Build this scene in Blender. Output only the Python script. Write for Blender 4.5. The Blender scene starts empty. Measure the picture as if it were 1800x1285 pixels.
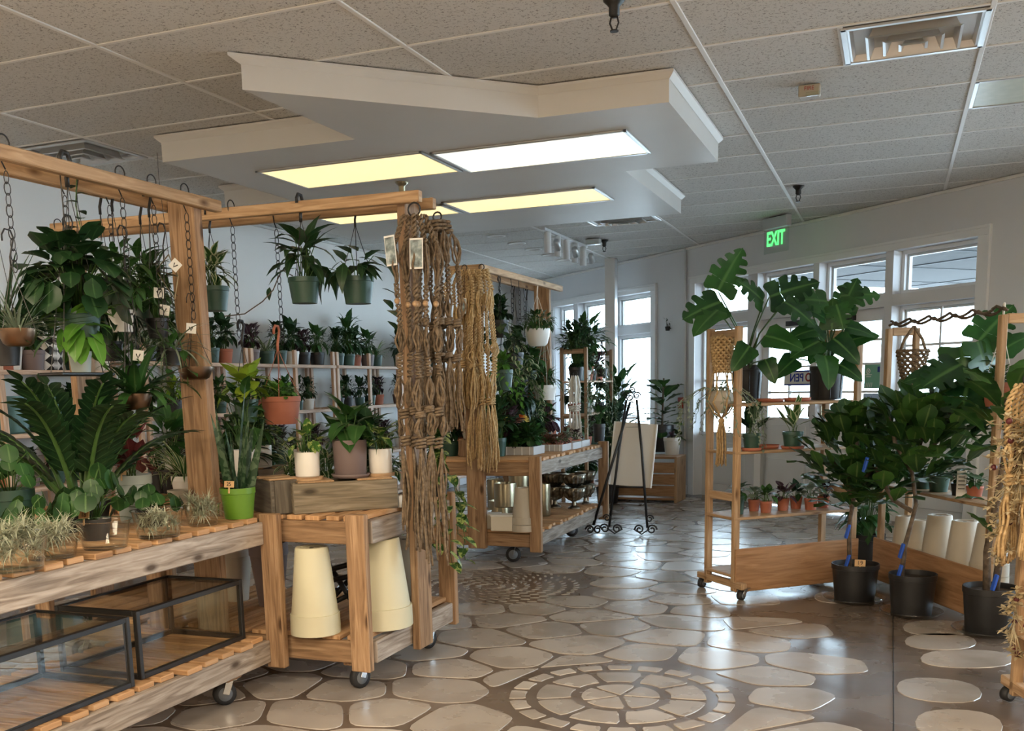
import bpy, math, random
import numpy as np
from mathutils import Vector, Matrix
sin, cos, pi = math.sin, math.cos, math.pi
C = bpy.context.scene.collection
S = bpy.context.scene
# ------------------------------------------------------------------ camera, sky, sun, exposure
cam_data = bpy.data.cameras.new('camera')
cam = bpy.data.objects.new('camera', cam_data); C.objects.link(cam); S.camera = cam
cam_data.sensor_fit = 'HORIZONTAL'; cam_data.sensor_width = 36.0
cam_data.lens = 36.0*1773.44/1800
cam_data.shift_x = (900-851.77)/1800; cam_data.shift_y = (980.91-642.5)/1800
cam_data.clip_start = 0.05; cam_data.clip_end = 200
def cam_axes(yaw, pitch, roll):
    F = Vector((-sin(yaw)*cos(pitch), cos(yaw)*cos(pitch), sin(pitch)))
    r = Vector((cos(yaw), sin(yaw), 0)); u = r.cross(F)
    return cos(roll)*r+sin(roll)*u, -sin(roll)*r+cos(roll)*u, F
rx, ux, fx = cam_axes(.385338, -.167707, -.0245002)
cam.matrix_world = Matrix(((rx.x, ux.x, -fx.x, 0), (rx.y, ux.y, -fx.y, 0), (rx.z, ux.z, -fx.z, 1.32), (0, 0, 0, 1)))
W = bpy.data.worlds.new('sky'); S.world = W; W.use_nodes = True
wn = W.node_tree.nodes; wl = W.node_tree.links
bg = wn['Background']; bg.inputs['Strength'].default_value = 15.0
gr = wn.new('ShaderNodeTexGradient'); tc = wn.new('ShaderNodeTexCoord'); mp = wn.new('ShaderNodeMapping')
mp.inputs['Rotation'].default_value = (0, -pi/2, 0)
rp = wn.new('ShaderNodeValToRGB')
rp.color_ramp.elements[0].position = .0; rp.color_ramp.elements[0].color = (.66, .84, 1, 1)
rp.color_ramp.elements[1].position = .9; rp.color_ramp.elements[1].color = (.36, .62, 1, 1)
wl.new(tc.outputs['Generated'], mp.inputs['Vector']); wl.new(mp.outputs['Vector'], gr.inputs['Vector'])
wl.new(gr.outputs['Fac'], rp.inputs['Fac']); wl.new(rp.outputs['Color'], bg.inputs['Color'])
sun_d = bpy.data.lights.new('sun', 'SUN'); sun_d.energy = 2.5; sun_d.angle = .02; sun_d.color = (1, .95, .86)
sun = bpy.data.objects.new('sun', sun_d); C.objects.link(sun); sun.rotation_euler = (math.radians(38), 0, math.radians(165)); sun.location = (4, 12, 8)
S.view_settings.view_transform = 'Standard'; S.view_settings.look = 'None'
S.view_settings.gamma = 1; S.view_settings.use_curve_mapping = False
S.view_settings.exposure = 0.22
S.cycles.use_denoising = True
S.cycles.max_bounces = 10; S.cycles.transparent_max_bounces = 24; S.cycles.diffuse_bounces = 5
S.cycles.sample_clamp_indirect = 6.0
S.cycles.caustics_reflective = False; S.cycles.caustics_refractive = False
WARM, COOL, LAMP = 16.0, 9.0, 1.3          # radiance of the lit ceiling panels, strength of the fill lamps added out of view
# ------------------------------------------------------------------ mesh helpers
def V(*a): return Vector(a)
class MB:
    def __init__(s): s.v = []; s.f = []; s.u = []
    def add(s, vs, fs, us=None):
        o = len(s.v); s.v += [tuple(p) for p in vs]; s.f += [tuple(i+o for i in f) for f in fs]
        s.u += us if us else [(0, 0)]*len(vs)
    def join(s, m, mat=None):
        s.add([mat@Vector(p) for p in m.v] if mat else m.v, m.f, m.u)
    def box(s, c, size, rot=None, ch=.003):
        h = [max(a/2, 1e-4) for a in size]; ch = min(ch, min(h)*.6); L = max(range(3), key=lambda i: size[i])
        R = Matrix.Rotation(rot, 3, 'Z') if isinstance(rot, (int, float)) else rot
        vs = []; us = []; ix = {}
        for a in range(3):
            b, d = (a+1) % 3, (a+2) % 3
            for sg in (-1, 1):
                for sb in (-1, 1):
                    for sd in (-1, 1):
                        p = [0, 0, 0]; p[a] = sg*h[a]; p[b] = sb*(h[b]-ch); p[d] = sd*(h[d]-ch)
                        ix[(a, sg, b, sb, d, sd)] = len(vs); vs.append(p)
                        if a == L: us.append((p[b]*.3, p[d]))
                        else:
                            o = b if d == L else d
                            us.append((p[L], p[o]+a*.37+sg*.11))
        def g(a, sg, q):
            b, d = (a+1) % 3, (a+2) % 3
            return ix[(a, sg, b, q[b], d, q[d])]
        fs = []
        for a in range(3):
            b, d = (a+1) % 3, (a+2) % 3
            for sg in (-1, 1):
                fs.append([ix[(a, sg, b, x, d, y)] for x, y in ((-1, -1), (1, -1), (1, 1), (-1, 1))])
        for a, b in ((0, 1), (1, 2), (0, 2)):
            w = 3-a-b
            for sa in (-1, 1):
                for sb in (-1, 1):
                    q1 = {a: sa, b: sb, w: -1}; q2 = {a: sa, b: sb, w: 1}
                    fs.append([g(a, sa, q1), g(a, sa, q2), g(b, sb, q2), g(b, sb, q1)])
        for sa in (-1, 1):
            for sb in (-1, 1):
                for sc in (-1, 1):
                    q = {0: sa, 1: sb, 2: sc}; fs.append([g(0, sa, q), g(1, sb, q), g(2, sc, q)])
        out = []
        for f in fs:
            P = [Vector(vs[i]) for i in f]; n = (P[1]-P[0]).cross(P[2]-P[0]); m = sum(P, Vector())/len(P)
            out.append(f if n.dot(m) > 0 else f[::-1])
        cc = Vector(c)
        s.add([(R@Vector(p) if R else Vector(p))+cc for p in vs], out, us)
        return s
    def beam(s, p, q, w, h, ch=.003, up=(0, 0, 1)):
        p = Vector(p); q = Vector(q); d = (q-p); L = d.length; d.normalize(); up = Vector(up)
        if abs(d.dot(up)) > .95: up = Vector((0, 1, 0))
        r = d.cross(up).normalized(); u = r.cross(d)
        return s.box((p+q)/2, (L, w, h), Matrix((d, r, u)).transposed(), ch)
    def lathe(s, prof, n=24, c=(0, 0, 0), M=None):
        c = Vector(c); vs = []; us = []
        for r, z in prof:
            for k in range(n):
                a = 2*pi*k/n; p = Vector((r*cos(a), r*sin(a), z)); vs.append((M@p if M else p)+c); us.append((k/n, z))
        fs = []
        for i in range(len(prof)-1):
            for k in range(n):
                fs.append((i*n+k, i*n+(k+1) % n, (i+1)*n+(k+1) % n, (i+1)*n+k))
        if prof[0][0] > 1e-5: fs.append(tuple(range(n))[::-1])
        if prof[-1][0] > 1e-5: fs.append(tuple((len(prof)-1)*n+k for k in range(n)))
        s.add(vs, fs, us); return s
    def tube(s, pts, r, n=6, closed=False):
        P = [Vector(p) for p in pts]; m = len(P); rs = r if isinstance(r, (list, tuple)) else [r]*m
        vs = []; us = []; pu = None; acc = 0
        for i in range(m):
            if closed: t = P[(i+1) % m]-P[i-1]
            else: t = P[min(i+1, m-1)]-P[max(i-1, 0)]
            if t.length < 1e-9: t = Vector((0, 0, 1))
            t.normalize()
            if pu is None:
                pu = Vector((0, 0, 1)) if abs(t.z) < .9 else Vector((1, 0, 0))
            u = pu-t*pu.dot(t)
            if u.length < 1e-6: u = t.orthogonal()
            u.normalize(); w = t.cross(u); pu = u
            if i: acc += (P[i]-P[i-1]).length
            for k in range(n):
                a = 2*pi*k/n; vs.append(P[i]+(u*cos(a)+w*sin(a))*rs[i]); us.append((acc, k/n))
        fs = []
        for i in range(m if closed else m-1):
            j = (i+1) % m
            for k in range(n): fs.append((i*n+k, i*n+(k+1) % n, j*n+(k+1) % n, j*n+k))
        if not closed: fs += [tuple(range(n))[::-1], tuple((m-1)*n+k for k in range(n))]
        s.add(vs, fs, us); return s
    def ball(s, c, r, n=10, m=6, sq=(1, 1, 1)):
        prof = [(max(1e-6, r*sin(pi*i/m)), -r*cos(pi*i/m)) for i in range(m+1)]
        return s.lathe(prof, n, c, Matrix.Diagonal(sq))
    def poly(s, pts, z0, z1, ins=0):
        n = len(pts); cx = sum(p[0] for p in pts)/n; cy = sum(p[1] for p in pts)/n
        top = []
        for x, y in pts:
            d = math.hypot(x-cx, y-cy) or 1; k = max(0, 1-ins/d); top.append((cx+(x-cx)*k, cy+(y-cy)*k, z1))
        s.add([(x, y, z0) for x, y in pts]+top, [(i, (i+1) % n, n+(i+1) % n, n+i) for i in range(n)]+[tuple(range(n, 2*n)), tuple(range(n))[::-1]])
        return s
    def mesh(s, name, mat, smooth=False):
        me = bpy.data.meshes.new(name); me.from_pydata(s.v, [], s.f)
        ul = me.uv_layers.new(name='UVMap')
        li = np.empty(len(me.loops), dtype=np.int32); me.loops.foreach_get('vertex_index', li)
        ul.data.foreach_set('uv', np.array(s.u, dtype=np.float32)[li].ravel() if len(li) else np.zeros(0, np.float32))
        if mat: me.materials.append(mat)
        if smooth: me.polygons.foreach_set('use_smooth', [True]*len(me.polygons))
        me.update(); return me
    def obj(s, name, mat, parent=None, smooth=False, kind=None, label=None, loc=None):
        me = s.mesh(name, mat, smooth); o = bpy.data.objects.new(name, me); C.objects.link(o)
        if parent: o.parent = parent
        if kind: o['kind'] = kind
        if label: o['label'] = label
        if loc: o.location = loc
        return o
def tag(o, label, cat, group=None, kind=None):
    o['label'] = label; o['category'] = cat
    if group: o['group'] = group
    if kind: o['kind'] = kind
    return o
def thing(name, label, cat, loc=(0, 0, 0), rz=0, group=None):
    o = bpy.data.objects.new(name, None); C.objects.link(o); o.empty_display_size = .05
    o.location = loc[:3]; o.rotation_euler = (0, 0, rz); return tag(o, label, cat, group)
def struct(o): o['kind'] = 'structure'; return o
def inst(me, name, parent=None, M=None, label=None):
    o = bpy.data.objects.new(name, me); C.objects.link(o)
    if parent: o.parent = parent
    if M is not None: o.matrix_local = M
    if label: o['label'] = label
    return o
def dup(root, loc, rz=0, label=None, group=None, sc=1):
    r = root.copy(); C.objects.link(r); r.location = loc[:3]; r.rotation_euler = (0, 0, rz); r.scale = (sc,)*3
    if label: r['label'] = label
    if group: r['group'] = group
    for ch in root.children:
        c = ch.copy(); C.objects.link(c); c.parent = r
        for g2 in ch.children:
            d = g2.copy(); C.objects.link(d); d.parent = c
    return r
ORD = 'first second third fourth fifth sixth seventh eighth ninth tenth eleventh twelfth thirteenth fourteenth fifteenth sixteenth seventeenth eighteenth nineteenth twentieth'.split()
ORD += ['twenty-'+o for o in ORD[:9]]+['thirtieth']
# ------------------------------------------------------------------ materials
def mat(name, col, rough=.6, metal=0, spec=.5):
    m = bpy.data.materials.new(name); m.use_nodes = True; b = m.node_tree.nodes['Principled BSDF']
    b.inputs['Base Color'].default_value = (*col, 1); b.inputs['Roughness'].default_value = rough
    b.inputs['Metallic'].default_value = metal; b.inputs['Specular IOR Level'].default_value = spec
    return m
def nodes(m): return m.node_tree.nodes, m.node_tree.links, m.node_tree.nodes['Principled BSDF']
def ramp(N, stops):
    r = N.new('ShaderNodeValToRGB'); e = r.color_ramp.elements
    while len(e) < len(stops): e.new(.5)
    for el, (p, c) in zip(e, stops): el.position = p; el.color = (*c, 1) if len(c) == 3 else c
    return r
def noisy(name, stops, scale=4, rough=.6, coord='Object', detail=4, bump=0, bscale=None, rrange=None, metal=0, spec=.5, stretch=None, rnd=0):
    m = mat(name, stops[0][1], rough, metal, spec); N, L, b = nodes(m)
    t = N.new('ShaderNodeTexCoord'); mp = N.new('ShaderNodeMapping'); n = N.new('ShaderNodeTexNoise')
    L.new(t.outputs[coord], mp.inputs['Vector']); L.new(mp.outputs['Vector'], n.inputs['Vector'])
    if stretch: mp.inputs['Scale'].default_value = stretch
    n.inputs['Scale'].default_value = scale; n.inputs['Detail'].default_value = detail
    if rnd:
        oi = N.new('ShaderNodeObjectInfo'); vm = N.new('ShaderNodeVectorMath'); vm.operation = 'SCALE'
        cb = N.new('ShaderNodeCombineXYZ')
        for i in range(3): L.new(oi.outputs['Random'], cb.inputs[i])
        vm.inputs['Scale'].default_value = 37.0; L.new(cb.outputs[0], vm.inputs[0]); L.new(vm.outputs[0], mp.inputs['Location'])
    r = ramp(N, stops); L.new(n.outputs['Fac'], r.inputs['Fac']); src = r.outputs['Color']
    if rnd:
        hs = N.new('ShaderNodeHueSaturation'); ma = N.new('ShaderNodeMapRange'); L.new(oi.outputs['Random'], ma.inputs['Value'])
        ma.inputs['To Min'].default_value = 1-rnd; ma.inputs['To Max'].default_value = 1+rnd
        L.new(ma.outputs[0], hs.inputs['Value']); L.new(src, hs.inputs['Color']); src = hs.outputs['Color']
    L.new(src, b.inputs['Base Color'])
    if rrange:
        mr = N.new('ShaderNodeMapRange'); L.new(n.outputs['Fac'], mr.inputs['Value'])
        mr.inputs['From Min'].default_value = .3; mr.inputs['From Max'].default_value = .7
        mr.inputs['To Min'].default_value, mr.inputs['To Max'].default_value = rrange; L.new(mr.outputs[0], b.inputs['Roughness'])
    if bump:
        n2 = N.new('ShaderNodeTexNoise'); n2.inputs['Scale'].default_value = bscale or scale*4; n2.inputs['Detail'].default_value = 3
        L.new(mp.outputs['Vector'], n2.inputs['Vector']); bp = N.new('ShaderNodeBump'); bp.inputs['Strength'].default_value = bump
        bp.inputs['Distance'].default_value = .01; L.new(n2.outputs['Fac'], bp.inputs['Height']); L.new(bp.outputs['Normal'], b.inputs['Normal'])
    return m
def wood(name, dark, mid, light, rough=.6, knots=True, rnd=.12, spec=.35):
    m = mat(name, mid, rough, 0, spec); N, L, b = nodes(m)
    t = N.new('ShaderNodeTexCoord'); mp = N.new('ShaderNodeMapping'); mp.inputs['Scale'].default_value = (2.2, 26, 1)
    oi = N.new('ShaderNodeObjectInfo'); cb = N.new('ShaderNodeCombineXYZ'); mu = N.new('ShaderNodeMath'); mu.operation = 'MULTIPLY'; mu.inputs[1].default_value = 53
    L.new(oi.outputs['Random'], mu.inputs[0]); L.new(mu.outputs[0], cb.inputs[0]); L.new(mu.outputs[0], cb.inputs[1])
    L.new(cb.outputs[0], mp.inputs['Location']); L.new(t.outputs['UV'], mp.inputs['Vector'])
    n = N.new('ShaderNodeTexNoise'); n.inputs['Scale'].default_value = 1.6; n.inputs['Detail'].default_value = 7; n.inputs['Distortion'].default_value = 1.1
    L.new(mp.outputs['Vector'], n.inputs['Vector'])
    r = ramp(N, [(.28, dark), (.5, mid), (.72, light)]); L.new(n.outputs['Fac'], r.inputs['Fac']); src = r.outputs['Color']
    if knots:
        mp2 = N.new('ShaderNodeMapping'); mp2.inputs['Scale'].default_value = (3.2, 8, 1); L.new(cb.outputs[0], mp2.inputs['Location']); L.new(t.outputs['UV'], mp2.inputs['Vector'])
        v = N.new('ShaderNodeTexVoronoi'); v.inputs['Scale'].default_value = 1.0; L.new(mp2.outputs['Vector'], v.inputs['Vector'])
        kr = ramp(N, [(.06, (1, 1, 1)), (.16, (0, 0, 0))]); L.new(v.outputs['Distance'], kr.inputs['Fac'])
        mx = N.new('ShaderNodeMix'); mx.data_type = 'RGBA'; L.new(kr.outputs['Color'], mx.inputs['Factor']); L.new(src, mx.inputs['A'])
        mx.inputs['B'].default_value = (dark[0]*.5, dark[1]*.45, dark[2]*.4, 1); src = mx.outputs['Result']
    hs = N.new('ShaderNodeHueSaturation'); ma = N.new('ShaderNodeMapRange'); L.new(oi.outputs['Random'], ma.inputs['Value'])
    ma.inputs['To Min'].default_value = 1-rnd; ma.inputs['To Max'].default_value = 1+rnd
    L.new(ma.outputs[0], hs.inputs['Value']); L.new(src, hs.inputs['Color']); L.new(hs.outputs['Color'], b.inputs['Base Color'])
    bp = N.new('ShaderNodeBump'); bp.inputs['Strength'].default_value = .25; bp.inputs['Distance'].default_value = .004
    L.new(n.outputs['Fac'], bp.inputs['Height']); L.new(bp.outputs['Normal'], b.inputs['Normal'])
    return m
def leafm(name, c1, c2, vein=None, edge=None, rough=.38, trans=.22, patch=None):
    m = mat(name, c1, rough, 0, .45); N, L, b = nodes(m)
    t = N.new('ShaderNodeTexCoord'); oi = N.new('ShaderNodeObjectInfo')
    n = N.new('ShaderNodeTexNoise'); n.inputs['Scale'].default_value = 9; n.inputs['Detail'].default_value = 2
    L.new(t.outputs['Object'], n.inputs['Vector'])
    ad = N.new('ShaderNodeMath'); ad.operation = 'MULTIPLY_ADD'; L.new(oi.outputs['Random'], ad.inputs[0]); ad.inputs[1].default_value = .3; L.new(n.outputs['Fac'], ad.inputs[2])
    r = ramp(N, [(.42, c1), (.85, c2)]); L.new(ad.outputs[0], r.inputs['Fac']); src = r.outputs['Color']
    sx = N.new('ShaderNodeSeparateXYZ'); L.new(t.outputs['UV'], sx.inputs[0])
    su = N.new('ShaderNodeMath'); su.operation = 'SUBTRACT'; su.inputs[1].default_value = .5; L.new(sx.outputs['X'], su.inputs[0])
    ab = N.new('ShaderNodeMath'); ab.operation = 'ABSOLUTE'; L.new(su.outputs[0], ab.inputs[0])
    def mixin(fac, col):
        nonlocal src
        mx = N.new('ShaderNodeMix'); mx.data_type = 'RGBA'; L.new(fac, mx.inputs['Factor']); L.new(src, mx.inputs['A'])
        mx.inputs['B'].default_value = (*col, 1); src = mx.outputs['Result']
    if patch:
        n3 = N.new('ShaderNodeTexNoise'); n3.inputs['Scale'].default_value = 38; L.new(t.outputs['Object'], n3.inputs['Vector'])
        k = ramp(N, [(.5, (0, 0, 0)), (.56, (1, 1, 1))]); L.new(n3.outputs['Fac'], k.inputs['Fac']); mixin(k.outputs['Color'], patch)
    if edge:
        k = ramp(N, [(.26, (0, 0, 0)), (.34, (1, 1, 1))]); L.new(ab.outputs[0], k.inputs['Fac']); mixin(k.outputs['Color'], edge)
    if vein:
        k = ramp(N, [(.02, (1, 1, 1)), (.06, (0, 0, 0))]); L.new(ab.outputs[0], k.inputs['Fac']); mixin(k.outputs['Color'], vein)
    L.new(src, b.inputs['Base Color'])
    tr = N.new('ShaderNodeBsdfTranslucent'); L.new(src, tr.inputs['Color']); ms = N.new('ShaderNodeMixShader'); ms.inputs[0].default_value = trans
    L.new(b.outputs[0], ms.inputs[1]); L.new(tr.outputs[0], ms.inputs[2]); L.new(ms.outputs[0], N['Material Output'].inputs['Surface'])
    return m
def thin_glass(name, tint=(1, 1, 1), refl=1.0, rough=.0):
    m = bpy.data.materials.new(name); m.use_nodes = True; N, L = m.node_tree.nodes, m.node_tree.links
    N.remove(N['Principled BSDF']); t = N.new('ShaderNodeBsdfTransparent'); t.inputs[0].default_value = (*tint, 1)
    g = N.new('ShaderNodeBsdfGlossy'); g.inputs['Roughness'].default_value = rough; fr = N.new('ShaderNodeLayerWeight'); pw = N.new('ShaderNodeMath'); pw.operation = 'POWER'; pw.inputs[1].default_value = 4.5
    L.new(fr.outputs['Facing'], pw.inputs[0]); mu = N.new('ShaderNodeMath'); mu.operation = 'MULTIPLY_ADD'; mu.inputs[1].default_value = .9; mu.inputs[2].default_value = .045*refl; L.new(pw.outputs[0], mu.inputs[0])
    ms = N.new('ShaderNodeMixShader'); L.new(mu.outputs[0], ms.inputs[0]); L.new(t.outputs[0], ms.inputs[1]); L.new(g.outputs[0], ms.inputs[2])
    L.new(ms.outputs[0], N['Material Output'].inputs['Surface']); return m
def emit(name, col, st):
    m = mat(name, (.8, .8, .8), .5); b = m.node_tree.nodes['Principled BSDF']
    b.inputs['Emission Color'].default_value = (*col, 1); b.inputs['Emission Strength'].default_value = st; return m
M = dict(
    wall=noisy('wall_paint', [(.3, (.80, .79, .77)), (.7, (.84, .83, .81))], 1.5, .75, bump=.05, bscale=120),
    wallgrey=noisy('storefront_paint', [(.3, (.66, .68, .71)), (.7, (.70, .72, .75))], 1.5, .7, bump=.05, bscale=120),
    frame=mat('white_gloss_paint', (.78, .80, .82), .35),
    tile=None, grid=mat('grid_white', (.80, .80, .79), .45), soffit=noisy('soffit_paint', [(.3, (.66, .65, .63)), (.7, (.70, .69, .67))], 2, .42),
    concrete=noisy('brown_concrete', [(.25, (.095, .070, .056)), (.5, (.150, .116, .094)), (.75, (.22, .175, .145))], 2.2, .3, detail=8, rrange=(.16, .36), bump=.12, bscale=7),
    stone=noisy('stone', [(.25, (.29, .25, .22)), (.5, (.39, .345, .31)), (.78, (.49, .445, .40))], 3.2, .3, detail=5, rrange=(.20, .34), bump=.06, bscale=11, rnd=.10),
    tan=wood('wood_tan', (.165, .094, .050), (.325, .198, .110), (.475, .312, .185)),
    slat=wood('wood_slat', (.32, .17, .08), (.52, .30, .15), (.66, .43, .25), knots=False, rnd=.2),
    greywood=wood('wood_weathered', (.15, .115, .09), (.32, .265, .22), (.50, .44, .39)),
    darkwood=wood('wood_stained', (.05, .042, .034), (.105, .09, .072), (.17, .148, .12)),
    cratewood=wood('wood_crate', (.10, .085, .06), (.20, .165, .115), (.31, .265, .20)),
    palewood=wood('wood_pale', (.42, .27, .18), (.60, .42, .30), (.72, .54, .41), knots=False),
    pine=wood('wood_pine', (.28, .165, .085), (.44, .282, .155), (.565, .392, .24)),
    ply=wood('plywood', (.27, .14, .065), (.38, .205, .10), (.47, .275, .145), knots=False, rnd=.04),
    black=noisy('black_plastic', [(.3, (.010, .010, .011)), (.7, (.024, .024, .026))], 6, .42, rnd=.1),
    soil=noisy('soil', [(.3, (.018, .012, .008)), (.7, (.06, .042, .028))], 60, .95, bump=.6, bscale=90),
    green=noisy('green_plastic', [(.3, (.022, .062, .045)), (.7, (.034, .085, .062))], 3, .42, rnd=.1),
    lime=mat('lime_plastic', (.115, .25, .022), .4), terra=noisy('terracotta', [(.3, (.36, .115, .065)), (.7, (.47, .165, .10))], 6, .75, rnd=.1),
    white=mat('white_ceramic', (.78, .76, .72), .28), mauve=mat('mauve_ceramic', (.17, .125, .12), .55), palegrey=mat('pale_grey_plastic', (.42, .48, .46), .45),
    beige=noisy('beige_plastic', [(.3, (.46, .41, .33)), (.7, (.52, .465, .38))], 3, .6, rnd=.05),
    cream=noisy('cream_plastic', [(.3, (.57, .54, .38)), (.7, (.63, .60, .44))], 3, .55),
    tealpot=noisy('teal_ceramic', [(.3, (.05, .13, .13)), (.7, (.10, .22, .22))], 8, .3),
    pinkpot=mat('pink_ceramic', (.55, .20, .24), .4), brass=mat('brass', (.40, .35, .24), .28, 1), bronze=mat('bronze', (.16, .10, .065), .35, 1),
    steel=mat('steel', (.6, .6, .6), .25, 1), silver=noisy('antique_silver', [(.35, (.12, .105, .08)), (.65, (.50, .46, .38))], 22, .3, metal=1),
    iron=mat('black_iron', (.010, .010, .011), .45), rubber=mat('rubber', (.02, .02, .022), .6), wheelgrey=mat('wheel_grey', (.16, .18, .21), .5),
    jute=noisy('jute', [(.3, (.105, .074, .046)), (.7, (.265, .196, .13))], 60, .9, bump=.5, bscale=240),
    gold=noisy('golden_jute', [(.3, (.42, .27, .12)), (.7, (.72, .52, .28))], 60, .9, bump=.5, bscale=240),
    rope=mat('white_rope', (.75, .72, .65), .9), paper=mat('paper', (.82, .82, .80), .7), kraft=mat('kraft_tag', (.62, .40, .20), .7), ink=mat('ink', (.01, .01, .01), .6),
    photo=noisy('photo_print', [(.35, (.05, .06, .06)), (.5, (.16, .22, .23)), (.65, (.45, .52, .55))], 26, .3), blue=mat('blue_tape', (.02, .10, .55), .5),
    tray=mat('clear_tray', (.55, .55, .56), .25), cardboard=mat('white_carton', (.72, .66, .55), .7), board=mat('white_board', (.70, .66, .60), .6),
    red=mat('red_enamel', (.35, .03, .02), .4), exitgreen=emit('exit_green', (.02, .85, .12), 1.6), warm=emit('warm_panel', (1, .78, .36), WARM/16), cool=emit('cool_panel', (1, .98, .80), COOL/8.5),
    off=noisy('unlit_diffuser', [(.3, (.60, .66, .58)), (.7, (.72, .76, .68))], 14, .35), acrylic=thin_glass('acrylic', (.9, .95, .93), 1),
    glass=thin_glass('window_glass', (.96, .98, .98), .9), smoke=thin_glass('tank_glass', (.93, .94, .92), 1.0), bowl=thin_glass('clear_plastic', (.965, .975, .97), .7, .03),
    vent=mat('vent_metal', (.62, .63, .64), .3, .6), dark=mat('dark_void', (.006, .006, .007), .8), porch=noisy('porch_ceiling', [(.3, (.022, .025, .030)), (.7, (.036, .040, .046))], 3, .8),
    porchtrim=mat('porch_trim', (.12, .13, .14), .6), pavement=noisy('pavement', [(.3, (.55, .55, .54)), (.7, (.62, .61, .60))], 3, .85), signgreen=mat('sign_green', (.22, .50, .36), .5), signblue=mat('sign_blue', (.50, .68, .95), .5), navy=mat('sign_navy', (.02, .04, .35), .5),
    saucer=thin_glass('clear_saucer', (.9, .92, .92), 2.2, .05), stem=mat('stem_green', (.06, .13, .03), .5), bark=noisy('bark', [(.3, (.05, .036, .025)), (.7, (.16, .12, .085))], 30, .85, bump=.6, bscale=60),
    deep=leafm('leaf_deep', (.006, .024, .010), (.022, .070, .022), (.05, .11, .04)), mid=leafm('leaf_mid', (.012, .048, .012), (.045, .135, .03), (.08, .16, .05)),
    bright=leafm('leaf_bright', (.035, .13, .015), (.12, .30, .04), (.16, .30, .08)), lightlime=leafm('leaf_lime', (.14, .27, .02), (.36, .48, .05)),
    varieg=leafm('leaf_variegated', (.02, .07, .02), (.06, .16, .04), None, (.55, .58, .36)), marble=leafm('leaf_marbled', (.02, .08, .015), (.06, .17, .03), (.12, .2, .06), None, patch=(.42, .50, .16)),
    zebra=leafm('leaf_snake', (.014, .04, .02), (.03, .075, .03), None, None, patch=(.10, .16, .09)), red_leaf=leafm('leaf_red', (.06, .012, .016), (.17, .04, .045), (.25, .07, .07)),
    pinkleaf=leafm('leaf_pink', (.16, .05, .05), (.42, .16, .15), None, (.10, .12, .05)), purple=leafm('leaf_purple', (.03, .012, .02), (.08, .03, .05), (.2, .2, .16)),
    air=leafm('leaf_air', (.26, .29, .20), (.50, .52, .40), None, None, .6), grey=leafm('leaf_grey', (.12, .17, .12), (.32, .38, .28), None, None, .6), fig=leafm('leaf_fig', (.014, .048, .012), (.055, .14, .025), (.11, .17, .05), None, .42, .25),
    monst=leafm('leaf_monstera', (.006, .034, .012), (.028, .105, .022), (.07, .16, .045), None, .3, .25), dry=leafm('dried_petals', (.42, .32, .17), (.70, .60, .40), None, None, .8),
    orange=leafm('petal_orange', (.75, .16, .05), (.9, .42, .12)), pinkpetal=leafm('petal_pink', (.80, .30, .28), (.9, .50, .42)), yellowpetal=leafm('petal_yellow', (.85, .60, .08), (.9, .75, .25)),
)
def tile_mat():
    m = mat('ceiling_tile', (.60, .59, .57), .85); N, L, b = nodes(m)
    t = N.new('ShaderNodeTexCoord'); v = N.new('ShaderNodeTexNoise'); v.inputs['Scale'].default_value = 75; v.inputs['Detail'].default_value = 2; v.inputs['Distortion'].default_value = 1.2
    L.new(t.outputs['Object'], v.inputs['Vector']); r = ramp(N, [(.34, (.30, .29, .28)), (.43, (.66, .65, .63))]); L.new(v.outputs['Fac'], r.inputs['Fac'])
    oi = N.new('ShaderNodeObjectInfo'); hs = N.new('ShaderNodeHueSaturation'); ma = N.new('ShaderNodeMapRange'); L.new(oi.outputs['Random'], ma.inputs['Value'])
    ma.inputs['To Min'].default_value = .94; ma.inputs['To Max'].default_value = 1.03; L.new(ma.outputs[0], hs.inputs['Value'])
    L.new(r.outputs['Color'], hs.inputs['Color']); L.new(hs.outputs['Color'], b.inputs['Base Color'])
    bp = N.new('ShaderNodeBump'); bp.inputs['Strength'].default_value = .35; bp.inputs['Distance'].default_value = .003; L.new(r.outputs['Color'], bp.inputs['Height']); L.new(bp.outputs['Normal'], b.inputs['Normal'])
    return m
M['tile'] = tile_mat()
# ------------------------------------------------------------------ room shell
ZC = 2.846
S0 = Vector((-2.29, 12.09, 0)); DV = Vector((.7302, -.6832, 0)); NV = Vector((-.6832, -.7302, 0))
RS = Matrix((DV, NV, Vector((0, 0, 1)))).transposed()          # storefront axes: along the wall, into the room, up
def sp(s, d, z): return S0+DV*s+NV*d+Vector((0, 0, z))
def sbox(mb, s0, s1, d0, d1, z0, z1, ch=.003): return mb.box(sp((s0+s1)/2, (d0+d1)/2, (z0+z1)/2), (s1-s0, d1-d0, z1-z0), RS, ch)
def clip(poly, n, c):                                           # keep n.p >= c
    out = []
    for i, p in enumerate(poly):
        q = poly[(i+1) % len(poly)]; a = n[0]*p[0]+n[1]*p[1]-c; b = n[0]*q[0]+n[1]*q[1]-c
        if a >= 0: out.append(p)
        if (a >= 0) != (b >= 0): t = a/(a-b); out.append((p[0]+(q[0]-p[0])*t, p[1]+(q[1]-p[1])*t))
    return out
def area(p): return abs(sum(p[i][0]*p[(i+1) % len(p)][1]-p[(i+1) % len(p)][0]*p[i][1] for i in range(len(p))))/2
cS = NV.x*S0.x+NV.y*S0.y                                        # storefront line: NV.p >= cS is inside
sun.rotation_euler = (-(DV*.75+NV*.35+Vector((0, 0, .9)))).to_track_quat('-Z', 'Y').to_euler()
mb = MB(); mb.box((-5.56, 6, 1.45), (.12, 18.4, 2.9)); struct(mb.obj('wall_left', M['wall']))
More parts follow.
